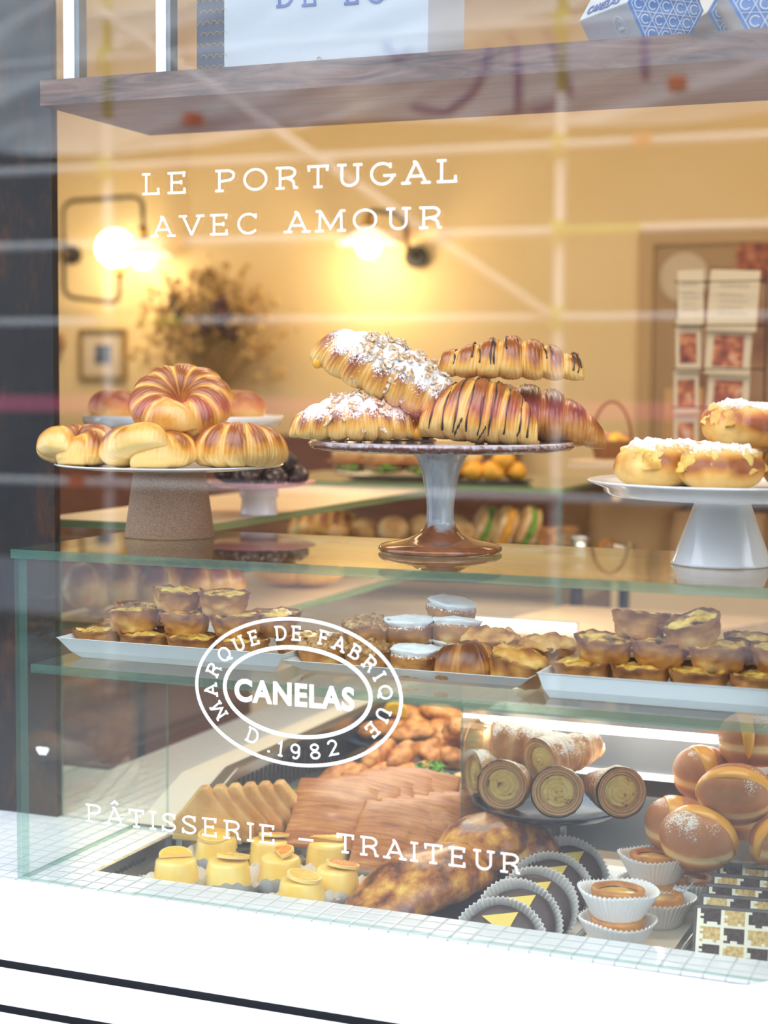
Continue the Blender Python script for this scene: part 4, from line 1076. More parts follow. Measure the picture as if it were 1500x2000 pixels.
# trays with parchment under the cakes
for k, (x0, x1, s) in enumerate(((.592, .735, 'under the glazed chocolate cakes'), (.750, .885, 'under the tarts in paper cups'), (.898, 1.080, 'under the chequered cake slices'))):
    t_ = thing('baking_tray', 'shallow steel tray lined with parchment %s' % s, 'tray', ((x0+x1)/2, 0, ZW-(.05 if k == 0 else 0)), group='parchment-lined trays in the well'); h = (x1-x0)/2
    b = MB().box(-h, h, .080, .555, 0, .0015); b.tube([(-h, .08, .004), (h, .08, .004), (h, .555, .004), (-h, .555, .004)], .003, 8, closed=True)
    b.build('steel_tray', M['steel'], t_)
    MB().box(-h+.006, h-.012, .086, .53, .0016, .0022).build('parchment_sheet', M['parchment'], t_)
ZB = ZW+.0024
# glazed chocolate cakes leaning in a row
ck = Kind(make_choc_cake(41), make_choc_cake(42), make_choc_cake(43))
for k, (x, y, z) in enumerate(((.655, .122, -.040), (.660, .183, -.034), (.663, .243, -.032), (.664, .318, -.030), (.668, .390, -.028))):
    ck.put((x-.003, y+.012, z-.010), (.98, -.05, .36), 'glazed chocolate cake with yellow chip in pleated paper, %s' % ('first, at the tiles', 'second of the leaning row', 'third of the leaning row', 'fourth of the leaning row', 'last, below the cream horns')[k], 'glazed chocolate cakes leaning in a row', scale=1.1)
# tarts in paper cups, two high
cu = Kind(make_cup_tart(51), make_cup_tart(52), make_cup_tart(53))
GQ = 'golden tarts in pleated paper cups'
for x, y, z, s in ((.805, .142, 0, 'bottom of the stack at the tiles'), (.804, .144, .037, 'top of the stack at the tiles'), (.831, .256, 0, 'single low one between the two stacks'), (.812, .318, 0, 'bottom of the rear stack'), (.811, .318, .037, 'top of the rear stack, with dark centre'), (.850, .352, 0, 'low one at the back, by the doughnuts')):
    cu.put((x, y, ZB+z), (.03*(z > 0), 0, x*50), 'golden tart in a white paper cup, %s' % s, GQ, scale=1.08)
# chequered cake slices
def make_chequer(seed):
    r = thing('chequered_cake_slice', 'x', 'cake')
    n, mrow = 5, 3; Wd, Hh = n*.029, mrow*.0215; th = .020
    rnd = random.Random(seed)
    b = MB(); K = 7
    mats = {0: 1, 1: 2}
    for side, y in ((0, -th/2), (1, th/2)):
        for i in range(n*K):
            for j in range(mrow*K):
                ci, cj = i//K, j//K; fi, fj = i % K, j % K
                edge = fi == 0 or fj == 0 or (fi == 1 and rnd.random() < .45) or (fj == 1 and rnd.random() < .45)
                m_ = 0 if edge else (1 if (ci+cj+seed) % 2 == 0 else 2)
                x0, x1 = -Wd/2+Wd*i/(n*K), -Wd/2+Wd*(i+1)/(n*K); z0, z1 = Hh*j/(mrow*K)+.004, Hh*(j+1)/(mrow*K)+.004
                q = [(x0, y, z0), (x1, y, z0), (x1, y, z1), (x0, y, z1)]
                b.add(q, [(0, 1, 2, 3) if side == 0 else (3, 2, 1, 0)], m_, False)
    b.build('chequered_sponge', [M['chq_cream'], M['chq_yellow'], M['chq_dark']], r)
    c = MB(); t_ = .004
    c.box(-Wd/2-t_, Wd/2+t_, -th/2+.0004, th/2-.0004, 0, .004); c.box(-Wd/2-t_, Wd/2+t_, -th/2-.0006, th/2+.0006, Hh+.004, Hh+.009)
    c.box(-Wd/2-t_, -Wd/2, -th/2-.0006, th/2+.0006, 0, Hh+.004); c.box(Wd/2, Wd/2+t_, -th/2-.0006, th/2+.0006, 0, Hh+.004)
    c.build('chocolate_coat', M['chocolate'], r, bevel=.0012)
    return r
M['chq_cream'] = solid('butter_cream', (.88, .82, .64), .6, bump=(180, .4))
M['chq_yellow'] = solid('yellow_cake_crumb', (.7, .5, .2), .85, var=(220, [(.35, (.50, .28, .08)), (.55, (.72, .50, .19)), (.75, (.82, .64, .32))]), bump=(260, .7))
M['chq_dark'] = solid('cocoa_cake_crumb', (.05, .03, .025), .85, var=(220, [(.35, (.030, .018, .014)), (.7, (.11, .065, .050))]), bump=(260, .7))
ch = Kind(make_chequer(1), make_chequer(2))
for k, (x, y) in enumerate(((.984, .112), (.982, .160), (.980, .205), (.978, .252), (.976, .300))):
    ch.put((x, y, ZB+.004), (-.50+.02*k, 0, .12), 'chequered cake slice with chocolate coat, %s' % ('first, at the tiles', 'second of the leaning row', 'third of the leaning row', 'fourth of the leaning row', 'last, below the doughnuts')[k], 'chequered cake slices leaning in a row')
# cream horns on a glass plate
def glass_plate(label, x, y, R, z, hf, dz=0.0):
    p = thing('glass_plate', label, 'plate', (x, y, ZW))
    MB().lathe([(1e-4, -dz), (.035, -dz), (.034, .004-dz), (.022, .01), (.022, z-.012), (.03, z-.006), (1e-4, z-.006)], 40).build('foot', M['clear'], p)
    MB().lathe([(1e-4, z-.0055), (.05, z-.0055), (R*.85, z+.004), (R, z+.016), (R+.001, z+.0175), (R-.002, z+.0178), (R*.84, z+.007), (.05, z-.001), (1e-4, z-.001)], 72).build('plate_body', M[hf], p)
    return p
M['smoke_glass'] = solid('dark_tinted_glass', (.035, .055, .085), .18, coat=.2)
M['clear_plate'] = pane_mat('clear_plate_glass', (.86, .90, .89), .10, .05)
glass_plate('dark tinted glass plate under the cream horns', .630, .440, .118, .090, 'smoke_glass', .050)
ZH = ZW+.0925
hk = Kind(make_cornet(61), make_cornet(62), make_cornet(63))
GH = 'cream horns on the tinted plate'
for x, y, z, rx, rz, s in ((.578, .408, .006, -.14, .05, 'at the plate rim by the divider, mouth half turned'), (.648, .396, .006, -.16, .32, 'centre front, showing a full round of cream'), (.716, .430, .006, -.14, .62, 'at the rim by the doughnuts, with a spiral of dark filling'), (.655, .455, .048, .12, -.55, 'lying across the top of the pile'), (.585, .485, .046, .0, -1.35, 'at the top, seen from its side'), (.555, .470, .006, 0, -.9, 'behind, against the divider')):
    hk.put((x, y, ZH+z), (rx, 0, rz), 'sugared cream horn, %s' % s, GH)
# custard doughnuts on a clear plate
glass_plate('clear glass plate under the custard doughnuts', .915, .425, .135, .070, 'clear_plate')
ZD = ZW+.0720
GD = 'custard doughnuts on the clear plate'
dk = Kind(make_berliner(71, .053, .1), make_berliner(72, .053, -.05), make_berliner(73, .055, .2))
for x, y, z, rx, ry, rz, w_, s in ((.826, .385, 0, .0, -.1, 1.95, 0, 'at the plate rim by the cream horns'), (.868, .338, 0, .30, .1, -.35, 2, 'at the front, dusted with sugar'), (.980, .350, 0, 0, 0, .9, 1, 'at the picture edge, lower layer'), (.908, .385, .058, .42, 0, .05, 1, 'in the middle of the pile, slit facing out'), (.846, .470, .056, .0, -.1, 2.1, 0, 'second layer, behind the pile'), (.915, .455, .112, .0, .05, 1.85, 2, 'topmost, thick with icing sugar'), (.985, .430, .058, 0, 0, 1.2, 0, 'second layer, at the picture edge'), (.900, .480, .0, 0, 0, 0, 1, 'at the bottom behind the pile')):
    dk.put((x, y, ZD+z), (rx, ry, rz), 'custard doughnut %s' % s, GD, w_)

# ------------------------------------------------------------------ savoury dishes deeper in the well
def dish(label, x, y, R, h, mat, foot=0):
    d = thing('plate', label, 'plate', (x, y, ZW))
    if foot: MB().lathe([(1e-4, 0), (R*.4, 0), (R*.35, .004), (R*.3, foot-.001), (1e-4, foot-.001)], 40).build('foot', M[mat], d)
    MB().lathe([(1e-4, foot), (R*.7, foot), (R*.95, foot+h*.7), (R, foot+h), (R-.004, foot+h+.001), (R*.68, foot+.006), (1e-4, foot+.005)], 60).build('plate_body', M[mat], d)
    return d
dish('grey oval dish of croquettes behind the pastry sheets', .262, .690, .105, .016, 'porcelain', .03)
GK = 'croquettes on the grey dish'
for k, (x, y, z) in enumerate(((.195, .640, 0), (.225, .655, 0), (.258, .668, 0), (.290, .680, 0), (.315, .700, 0), (.245, .705, .03), (.285, .715, .03))):
    single('croquette', 'long fried croquette on the grey dish, %s' % ('next to the vents', 'second from the vents', 'third from the vents', 'fourth from the vents', 'next to the blue plate', 'upper one by the vents', 'upper one by the blue plate')[k], 'croquette', lump(MB(), (0, 0, 0), (.019, .046, .019), .12, 40, k), M['fried'], (x, y, ZW+.055+z), (.25, 0, -.5+.05*k), GK)
dish('blue stoneware plate of battered fritters by the glass divider', .365, .800, .095, .016, 'porcelain_dark', .05)
GB = 'battered fritters on the blue plate'
for k, (x, y, z) in enumerate(((.320, .765, 0), (.365, .755, 0), (.405, .790, 0), (.345, .815, .012), (.385, .820, .02), (.360, .785, .045), (.395, .800, .055))):
    single('fritter', 'craggy orange fritter on the blue plate, %s' % ('by the croquettes', 'at the front rim', 'by the divider', 'in the middle', 'at the back', 'upper layer', 'topmost')[k], 'fritter', lump(MB(), (0, 0, 0), (.034, .026, .020), .55, 45, k+10), M['fried'], (x, y, ZW+.078+z), (0, .2, k), GB)
dish('dark blue plate of breaded cutlets far back in the well', .215, 1.010, .16, .02, 'porcelain_dark', .04)
GX = 'breaded cutlets on the far plate'
for k, (x, y, z) in enumerate(((.150, .955, 0), (.215, .940, .004), (.275, .965, .004), (.190, 1.0, .02), (.255, 1.01, .026))):
    single('breaded_cutlet', 'brown breaded cutlet on the far plate, %s' % ('next to the vents', 'at the front', 'by the divider', 'upper one nearer the vents', 'upper one by the lemon')[k], 'cutlet', lump(MB(), (0, 0, 0), (.050, .036, .016), .3, 30, k+20), M['fried'], (x, y, ZW+.072+z), (.15, -.2, k*.9), GX)
single('lemon_wedge', 'pale lemon wedge lying on the breaded cutlets', 'lemon', MB().prism([(.022*math.cos(a), .022*math.sin(a)) for a in np.linspace(0, PI, 16)], -.008, .008), M['lemon'], (.185, .93, ZW+.110), (.2, .3, .4))
dish('white plate of halved eggs behind the pastry sheets', .395, .590, .095, .014, 'porcelain', .048)
GE = 'halved eggs on the white plate'
for k, (x, y) in enumerate(((.345, .565), (.385, .550), (.430, .560), (.440, .600), (.375, .600))):
    e = thing('stuffed_egg', 'stuffed egg half on the white plate, %s' % ('next to the croquettes', 'at the front', 'second by the divider', 'at the back by the divider', 'in the middle')[k], 'egg', (x, y, ZW+.073), (.3, 0, k*.4), GE)
    lump(MB(), (0, 0, 0), (.024, .030, .019), .04, 30, k).build('egg_white', M['sponge_egg'] if 'sponge_egg' in M else M.setdefault('sponge_egg', solid('pale_orange_egg', (.85, .50, .18), .4)), e)
    lump(MB(), (0, 0, .011), (.014, .016, .010), .1, 60, k+3).build('yolk_filling', M['cream_yellow'], e)
def herb(seed, R, n):
    mb = MB(); rnd = random.Random(seed)
    for k in range(n):
        p = Vector((rnd.gauss(0, R*.5), rnd.gauss(0, R*.5), rnd.uniform(0, R*.7))); a = rnd.uniform(0, 6.28); s = rnd.uniform(.006, .011); ti = rnd.uniform(-.7, .7)
        m = Matrix.Rotation(a, 3, 'Z') @ Matrix.Rotation(ti, 3, 'X')
        sh = [(0, -.2), (.35, 0), (.9, .05), (.65, .4), (.95, .8), (.4, .75), (0, 1.15), (-.4, .75), (-.95, .8), (-.65, .4), (-.9, .05), (-.35, 0)]
        V = [p+m @ Vector((x*s, y*s, .003*math.cos(x*4))) for x, y in sh]; V += [v+Vector((0, 0, -.0006)) for v in V]
        mb.add(V, [tuple(range(12)), tuple(range(23, 11, -1))]+[(i, i+12, (i+1) % 12+12, (i+1) % 12) for i in range(12)], 0, False)
    return mb
single('parsley_sprig', 'green parsley sprig lying over the stuffed eggs', 'parsley', herb(3, .030, 34), M['green'], (.400, .565, ZW+.092), group=None)
single('parsley_sprig', 'green parsley sprig on the battered fritters', 'parsley', herb(4, .022, 22), M['green'], (.400, .775, ZW+.125))
single('parsley_sprig', 'green leaves beside the brown bread roll near the vents', 'parsley', herb(5, .026, 26), M['green'], (.160, .500, ZW+.045))
single('parsley_sprig', 'green leaves between the vents and the pastry sheets', 'parsley', herb(6, .022, 22), M['green'], (.215, .500, ZW+.045))
dish('small white dish of a brown roll behind the sponge wedges', .180, .480, .055, .012, 'porcelain', .01)
single('bread_roll', 'small oval brown roll on the small white dish', 'roll', lump(MB(), (0, 0, 0), (.034, .022, .017), .08, 30, 9), M['fried'], (.185, .465, ZW+.036), (0, 0, .5))
# layered dessert in a clear box by the divider
lb = thing('layered_dessert', 'clear box of brown layered dessert behind the glass divider', 'dessert', (.4895, .505, ZW))
b = MB()
for k, (z0, z1) in enumerate(((.002, .065), (.065, .105), (.105, .132), (.132, .172), (.172, .192))): b.box(-.0175, .0175, -.02, .02, z0+.0002, z1, k % 3)
b.build('layers', [solid('caramel_layer', (.42, .18, .06), .5), solid('biscuit_layer', (.60, .33, .15), .7), solid('cocoa_layer', (.20, .07, .04), .5)], lb)
b = MB().box(-.0195, .0195, -.0225, .0225, 0, .202); b.build('clear_box', M['clear'], lb)
# ------------------------------------------------------------------ high walnut shelf and what stands on it
sh = thing('wall_shelf', 'thick dark walnut shelf hanging across the top of the window', 'shelf', (0, 0, 0))
MB().box(-.0315, 1.45, .121, .420, 1.0625, 1.0968).build('board', M['walnut'], sh)
MB().box(-.0318, 1.45, .1195, .1208, 1.0622, 1.0970).build('front_edge', M['walnut_face'], sh)
for x0, x1, s in ((-.026, -.001, 'nearer the post'), (.124, .146, 'nearer the printed carton')):
    p = thing('shelf_upright', 'silver aluminium upright on the walnut shelf, %s' % s, 'upright', ((x0+x1)/2, .18, 1.097), group='aluminium uprights on the walnut shelf')
    w_ = (x1-x0)/2
    MB().box(-w_, w_*.45, -.01, .01, 0, .85).build('profile', M['alu'], p, bevel=.001)
    MB().box(w_*.46, w_, -.008, .012, 0, .85).build('dark_groove', M['steel_dark'], p)
pc = thing('printed_carton', 'tall pale carton with blue lettering and a scale-patterned edge on the walnut shelf', 'carton', (.358, .24, 1.0972))
M['carton_white'] = solid('pale_carton', (.38, .42, .46), .55)
M['navy'] = solid('navy_print', (.06, .10, .30), .6)
MB().box(-.128, .169, -.07, .07, 0, .34).build('carton_face', M['carton_white'], pc, bevel=.001)
MB().box(-.170, -.1285, -.0695, .07, 0, .34).build('patterned_edge', solid('slate_print', (.035, .045, .075), .6), pc)
m = MB()
for i in range(22):
    for j in range(4):
        ribbon(m, arcp(-.164+.0105*j+(i % 2)*.005, .006+.015*i, .0048, .0075, 20, 160, 7), .0007, -.0702, -.0696)
m.build('scale_print', M['brass'], pc)
m = MB(); text_line(m, 'DE LO', -.050, .112, .0830, .030, .12, -.0712, -.0702, slope=-.04); m.build('lettering', M['navy'], pc)
m = MB()
for x, z in ((.010, .006), (.0145, .0115), (.019, .006), (.0055, .002), (.0235, .002)): ell(m, x, z, .0032, .0032, .0006, -.0712, -.0702)
m.build('printed_flower', solid('tan_print', (.45, .30, .22), .6), pc)

M['blue_print'] = solid('blue_carton', (.03, .14, .42), .45)
M['ring_print'] = solid('silver_print', (.55, .62, .72), .5)
def hex_carton(label, loc, rz, R, L, logo=False, roll=0.0):
    h = thing('hexagonal_carton', label, 'carton', loc, (0, 0, rz), 'hexagonal pastry cartons on the walnut shelf')
    hx = [(R*math.cos(a+roll), R*math.sin(a+roll)+R*math.sin(PI/3)) for a in [k*PI/3 for k in range(6)]]
    MB().prism(hx, -L/2, L/2).build('carton_body', M['carton_white'], h, bevel=.0012)
    MB().prism([(x*.985, (z-R*.866)*.985+R*.866) for x, z in hx], -L/2-.0012, -L/2-.0002).build('blue_end', M['blue_print'], h)
    m = MB(); zc = R*.866
    def inside(x, z): return all(abs((x)*math.cos(a)+(z-zc)*math.sin(a)) < R*.80 for a in (PI/6, PI/2, 5*PI/6))
    p = R*.36
    for i in range(-4, 5):
        for j in range(-4, 5):
            x, z = i*p+(j % 2)*p/2, zc+j*p*.87
            if inside(x, z): ribbon(m, arcp(x, z, p*.27, p*.27, 40, 320, 14), p*.07, -L/2-.0018, -L/2-.0013)
    for k in range(3):
        a = k*PI/3; ux, uz = math.cos(a), math.sin(a)
        for q in range(-4, 5):
            d = (q+.5)*p*.87; hl = 0.0
            for t_ in np.linspace(0, R, 30):
                if inside(-uz*d+ux*t_, zc+ux*d+uz*t_) and inside(-uz*d-ux*t_, zc+ux*d-uz*t_): hl = t_
            if hl: ribbon(m, [(-uz*d-ux*hl, zc+ux*d-uz*hl), (-uz*d+ux*hl, zc+ux*d+uz*hl)], p*.045, -L/2-.0018, -L/2-.0013)
    m.build('printed_pattern', M['ring_print'], h)
    if logo:
        # upper slanted wall carries the writing, the side edge wall the little stamp
        mid = Vector(((hx[2][0]+hx[3][0])/2, 0, (hx[2][1]+hx[3][1])/2)); nrm = Vector((-math.cos(PI/6), 0, math.sin(PI/6)))
        m = MB(); text_line(m, 'CANELAS', -L*.38, L*.30, -R*.42, R*.24, .2, -.0003, .0003, serif=False)
        o = m.build('lettering', M['navy'], h); 
        o.matrix_local = Matrix.Translation(mid+nrm*.0008) @ Matrix(((0, -nrm.x, .5, 0), (-1, 0, 0, 0), (0, -nrm.z, .866, 0), (0, 0, 0, 1)))
        mid = Vector(((hx[3][0]+hx[4][0])/2, 0, (hx[3][1]+hx[4][1])/2)); n2 = Vector((-math.cos(PI/6), 0, -math.sin(PI/6)))
        m = MB(); ell(m, 0, 0, R*.20, R*.30, .0007); ell(m, 0, 0, R*.13, R*.18, .0006); text_line(m, 'CANELAS', -R*.12, R*.12, -R*.03, R*.08, .2, serif=False)
        o = m.build('stamp', M['ring_print'], h)
        o.matrix_local = Matrix.Translation(Vector((mid.x, -L*.22, mid.z))+n2*.0008) @ Matrix(((0, -n2.x, -.5, 0), (-1, 0, 0, 0), (0, -n2.z, .866, 0), (0, 0, 0, 1)))
    return h
hex_carton('white hexagonal carton with navy lettering and a blue patterned end on the walnut shelf', (.792, .230, 1.0972), .80, .056, .115, True)
hex_carton('hexagonal carton turned with its blue patterned end to the window, at the picture edge', (.958, .215, 1.0972), .25, .064, .115)
hex_carton('hexagonal blue-ended carton standing behind the two front ones', (.900, .335, 1.0972), .5, .062, .10)

# ------------------------------------------------------------------ side case behind the post, running into the cafe
sc_ = thing('side_display_case', 'glass-shelved side case running back into the cafe behind the terracotta-footed stand', 'display case', (0, 0, 0))
for nm, z0, z1, y0, y1, x0, x1 in (('top_glass', .438, .450, .47, 1.50, -.285, .034), ('glass_shelf', .268, .280, .47, 1.50, -.285, .036)):
    MB().box(x0, x1, y0, y1, z0, z1, fm=[0, 0, 1, 1, 1, 1]).build(nm, [M['top_glass'], M['edge_green']], sc_)
MB().box(-.285, .03, .474, 1.50, .2798, .2806).build('painted_shelf_reflection', M['light_wood'], sc_)  # wood-coloured sheet: the glass shelf's warm reflection put into colour
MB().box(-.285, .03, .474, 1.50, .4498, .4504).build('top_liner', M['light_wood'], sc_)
MB().box(-.287, -.279, .47, 1.50, 0, .438, fm=[1, 1, 1, 1, 0, 0]).build('customer_glass', [M['glass'], M['edge']], sc_)
b = MB().box(-.226, .56, .625, 1.75, -.90, -.0605); struct('counter_side', b, M['cream_panel'], 'base of the side case')
# cross case further back
bc = thing('cross_display_case', 'blurred glass case crossing behind the brown glazed stand', 'display case', (0, 0, 0))
for nm, z0, z1 in (('top_glass', .448, .460), ('glass_shelf', .304, .316)):
    MB().box(-.42, .322, 1.53, 1.95, z0, z1, fm=[0, 0, 1, 1, 1, 1]).build(nm, [M['shelf_glass'], M['edge_green']], bc)
MB().box(.312, .322, 1.53, 1.95, .12, .448, fm=[1, 1, 1, 1, 0, 0]).build('end_glass', [M['glass'], M['edge']], bc)
MB().box(-.42, .322, 1.94, 1.95, .05, .448).build('back_panel', M['bench_wood'], bc)
MB().box(-.42, .322, 1.54, 1.935, -.90, .2).build('base', M['light_wood'], bc)

# loaves on the shelf of the side case
def loaf(seed, L, W_, H, n=5):
    m = MB()
    P = np.zeros((60, 40, 3)); bk = np.zeros((60, 40))
    for i in range(60):
        t = i/59; e = math.sin(PI*t)**.35; g = abs(math.sin(n*PI*t))**.5
        for j in range(40):
            b_ = 2*PI*j/40; rr = e*(.86+.14*g)
            z = H*.5*(1+rr*math.sin(b_)*(1 if math.sin(b_) > 0 else .9)); P[i, j] = (L*(t-.5), W_/2*rr*math.cos(b_), max(z-H*.05, 0)); bk[i, j] = np.clip(.2+.75*g*sstep(-.3, .8, np.array(math.sin(b_)))+.2*nz(P[i, j]+seed, 25, 2), 0, 1)
    return m.grid(P, cv=True, bake=bk, sugar=0*bk)
GL = 'glazed loaves in the side case'
for k, (x, y, L, rz, s) in enumerate(((-.250, .60, .12, 1.2, 'rounded one next to the post'), (-.190, .64, .13, 1.1, 'second from the post'), (-.130, .66, .13, 1.05, 'third from the post'), (-.070, .69, .13, 1.0, 'fourth, behind the top custard tarts'))):
    single('brioche_loaf', 'glazed brioche bun in the side case, %s' % s, 'bread', loaf(k, L, .085, .095, 3), M['croissant'], (x, y, .2812), (.0, 0, rz), GL)
single('brioche_loaf', 'long dark-edged glazed loaf lying on the side case shelf behind the tart trays', 'bread', loaf(9, .185, .10, .075, 2), M['croissant'], (-.075, 1.06, .2812), (0, 0, .35), GL)
# pink-rimmed stand with dark pastries
ps = thing('cake_stand', 'small white-footed stand with a pink rim holding dark sugared pastries', 'cake stand', (.012, .715, .4508))
MB().lathe([(1e-4, 0), (.034, 0), (.033, .003), (.030, .028), (.034, .030), (.033, .048), (1e-4, .048)], 48).build('foot', M['porcelain'], ps)
MB().lathe([(1e-4, .0485), (.07, .0485), (.098, .056), (.099, .0585), (.07, .053), (1e-4, .052)], 56).build('plate', solid('pink_glaze', (.62, .22, .30), .25, coat=.3), ps)
GP = 'dark sugared pastries on the pink-rimmed stand'
for k, (x, y, z) in enumerate(((-.045, -.02, 0), (.0, -.045, 0), (.045, -.03, 0), (.06, .02, 0), (-.02, .03, 0), (.02, .01, .024), (.05, -.005, .026), (-.02, -.01, .022))):
    single('dark_pastry', 'dark sugar-speckled pastry on the pink-rimmed stand, %s' % ('next to the post', 'at the front', 'front, by the sandwiches', 'at the rim by the sandwiches', 'at the back', 'upper, centre', 'upper, by the sandwiches', 'upper, by the post')[k], 'pastry', lump(MB(), (0, 0, 0), (.027, .021, .017), .25, 60, k+30, 12, 18), M['dark_cookie'], (.012+x, .715+y, .4508+.069+z), (0, 0, k), GP)
# glass stand of pink-topped buns behind the first stand
gs = thing('cake_stand', 'crinkled clear glass stand with a white plate of buns behind the crescent croissants', 'cake stand', (-.085, .62, .4508))
def crink(r, z, a, i): return (r*(1+.06*math.sin(12*a)) if i else r, z)
MB().lathe([(1e-4, 0), (.05, 0), (.045, .006), (.024, .02), (.028, .07), (.036, .11), (.05, .150), (1e-4, .150)], 96, fn=crink).build('foot', M['clear'], gs)
MB().lathe([(1e-4, .1505), (.13, .1505), (.165, .156), (.171, .172), (.168, .1725), (.16, .160), (1e-4, .155)], 64).build('plate', M['porcelain'], gs)
GBn = 'buns on the glass stand behind the crescent croissants'
for k, (x, y) in enumerate(((-.125, -.03), (-.07, -.09), (.0, .05), (.075, -.075), (.122, -.01), (.06, .08), (-.06, .07))):
    b = MB(); P = loaf(k+40, .075, .07, .062, 1)
    single('small_bun', 'pinkish-brown bun on the glass stand, %s' % ('next to the post', 'front, behind the pale crescent', 'middle', 'front, behind the glossy croissant', 'at the far rim', 'back, by the glossy croissant', 'back, by the post')[k], 'bun', P, M['bun'], (-.085+x, .62+y, .4508+.157), (0, 0, k*1.1), GBn)
# sandwiches, sweets and rolls in the cross case
dd = thing('plate', 'dark oval platter of sandwiches on the cross case', 'plate', (-.12, 1.70, .4602)); MB().lathe([(1e-4, 0), (.10, 0), (.15, .012), (.152, .014), (.10, .006), (1e-4, .005)], 48).build('plate_body', M['steel_dark'], dd)
GSW = 'filled rolls on the platter of the cross case'
for k, (x, y, rz) in enumerate(((-.215, 1.66, .2), (-.130, 1.64, .1), (-.045, 1.66, -.2), (-.17, 1.76, .3), (-.08, 1.76, .1))):
    s = thing('filled_roll', 'filled bread roll on the cross case, %s' % ('next to the dark pastries', 'at the front', 'by the waist of the glazed stand', 'behind, nearer the dark pastries', 'behind, nearer the glazed stand')[k], 'sandwich', (x, y, .4602+.022), (0, 0, rz), GSW)
    lump(MB(), (0, 0, .030), (.052, .036, .022), .08, 25, k+50).build('upper_crust', M['bread'], s)
    lump(MB(), (0, 0, .006), (.050, .035, .014), .08, 25, k+60).build('lower_crust', M['bread'], s)
    lump(MB(), (0, -.006, .018), (.054, .037, .006), .4, 60, k+70).build('filling', solid('ham_filling', (.52, .20, .06), .5), s)
for k, (x, y) in enumerate(((-.19, 1.575), (-.10, 1.565), (-.02, 1.575))):
    single('salad_leaf', 'green rocket leaves hanging from the sandwich platter, %s' % ('by the dark pastries', 'in the middle', 'by the glazed stand')[k], 'salad', herb(20+k, .022, 12), M['green'], (x, y, .480), group='rocket leaves on the platter')
GY = 'yellow egg sweets on the cross case'
yp = thing('plate', 'black tray of yellow sweets on the cross case', 'plate', (.12, 1.64, .4602)); MB().lathe([(1e-4, 0), (.085, 0), (.10, .006), (.10, .008), (1e-4, .005)], 40).build('plate_body', M['black_plate'], yp)
for k, (x, y, z) in enumerate(((.055, 1.63, 0), (.100, 1.60, 0), (.145, 1.60, 0), (.185, 1.63, 0), (.120, 1.66, 0), (.165, 1.61, .026), (.085, 1.62, .028))):
    single('egg_sweet', 'round yellow egg sweet on the black tray, %s' % ('by the glazed stand', 'front one', 'second front one', 'at the far rim', 'at the back', 'bright one on top', 'sugared one on top')[k], 'sweet', lump(MB(), (0, 0, 0), (.026, .026, .021), .15, 50, k+80, 12, 20), M['sweet_yellow' if k != 6 else 'bun'], (x, y, .4602+.027+z), (0, 0, k), GY)
rp = thing('plate', 'long white platter of rolls on the lower shelf of the cross case', 'plate', (.0, 1.69, .3163)); MB().box(-.36, .27, -.12, .10, 0, .008).build('plate_body', M['porcelain'], rp, bevel=.003)
GR_ = 'rolls on the lower shelf of the cross case'
make_croissant('croissant', 'big glazed croissant on the lower shelf of the cross case', 'croissant', Crois(.17, .042, .6, 7, .12, .5, .6, 1.0, .2, .6, 15), 'croissant', None, (-.275, 1.64, .3245), (0, 0, .3), GR_)
for k, (x, y, r) in enumerate(((-.17, 1.62, .034), (-.10, 1.62, .038), (-.04, 1.66, .040), (.03, 1.66, .042), (.07, 1.61, .036), (-.31, 1.58, .026), (-.215, 1.57, .026))):
    single('bread_roll', 'round seeded roll, lower shelf of the cross case, %s' % ('beside the big croissant', 'second from the croissant', 'third, by the glazed foot', 'fourth, behind the glazed foot', 'by the filled bagels', 'small, before the croissant', 'small, between croissant and roll')[k], 'roll', lump(MB(), (0, 0, 0), (r, r*.9, r*.72), .1, 30, k+90, 14, 22), M['bread'], (x, y, .3245+r*.70), (0, 0, k), GR_)
for k, (x, y) in enumerate(((.115, 1.63), (.165, 1.62), (.215, 1.63))):
    s = thing('filled_bagel', 'upright filled bagel sandwich on the white platter, %s' % ('next to the round rolls', 'in the middle', 'next to the end glass')[k], 'sandwich', (x, y, .3245+.042), (0, .35, .55), 'filled bagels in the cross case')
    lump(MB(), (-.011, 0, 0), (.012, .046, .044), .06, 30, k+100).build('first_half', M['bread'], s)
    lump(MB(), (.012, 0, 0), (.012, .046, .044), .06, 30, k+110).build('second_half', M['bread'], s)
    lump(MB(), (0, 0, 0), (.008, .048, .046), .3, 60, k+120).build('salad_filling', M['green'] if k != 1 else M['sweet_yellow'], s)
single('open_sandwich', 'reddish open sandwich at the end glass of the cross case', 'sandwich', slab(MB(), .08, .06, .035, .01, 30, 4), M['fried'], (.268, 1.70, .3245), (0, 0, .2), bevel=.004)

# ------------------------------------------------------------------ counter and shelf on the staff side
ct = thing('counter', 'light oak counter behind the scorched custard tarts', 'counter', (0, 0, 0))
MB().prism([(.26, 1.10), (.62, 1.10), (.80, 1.51), (.335, 1.51)], .186, .214, axis='z').build('worktop', M['light_wood'], ct, bevel=.002)
MB().prism([(.565, 1.16), (.60, 1.16), (.76, 1.50), (.565, 1.50)], -.90, .1855, axis='z').build('cabinet', M['chair_wood'], ct)
l2 = thing('led_bar', 'short white LED bar on the oak counter behind the shelf', 'LED light', (.352, 1.13, .2142))
MB().box(-.10, .12, -.008, .008, 0, .020).build('housing', M['alu'], l2); MB().box(-.098, .118, -.0092, -.0082, .003, .018).build('diffuser', emit('led_counter', (1, .95, .85), 4), l2)
sb = thing('storage_shelf', 'two-board wooden shelf behind the white porcelain stand', 'shelf', (0, 0, 0))
MB().box(.325, 1.45, 1.56, 2.05, .500, .518).build('upper_board', M['light_wood'], sb, bevel=.002)
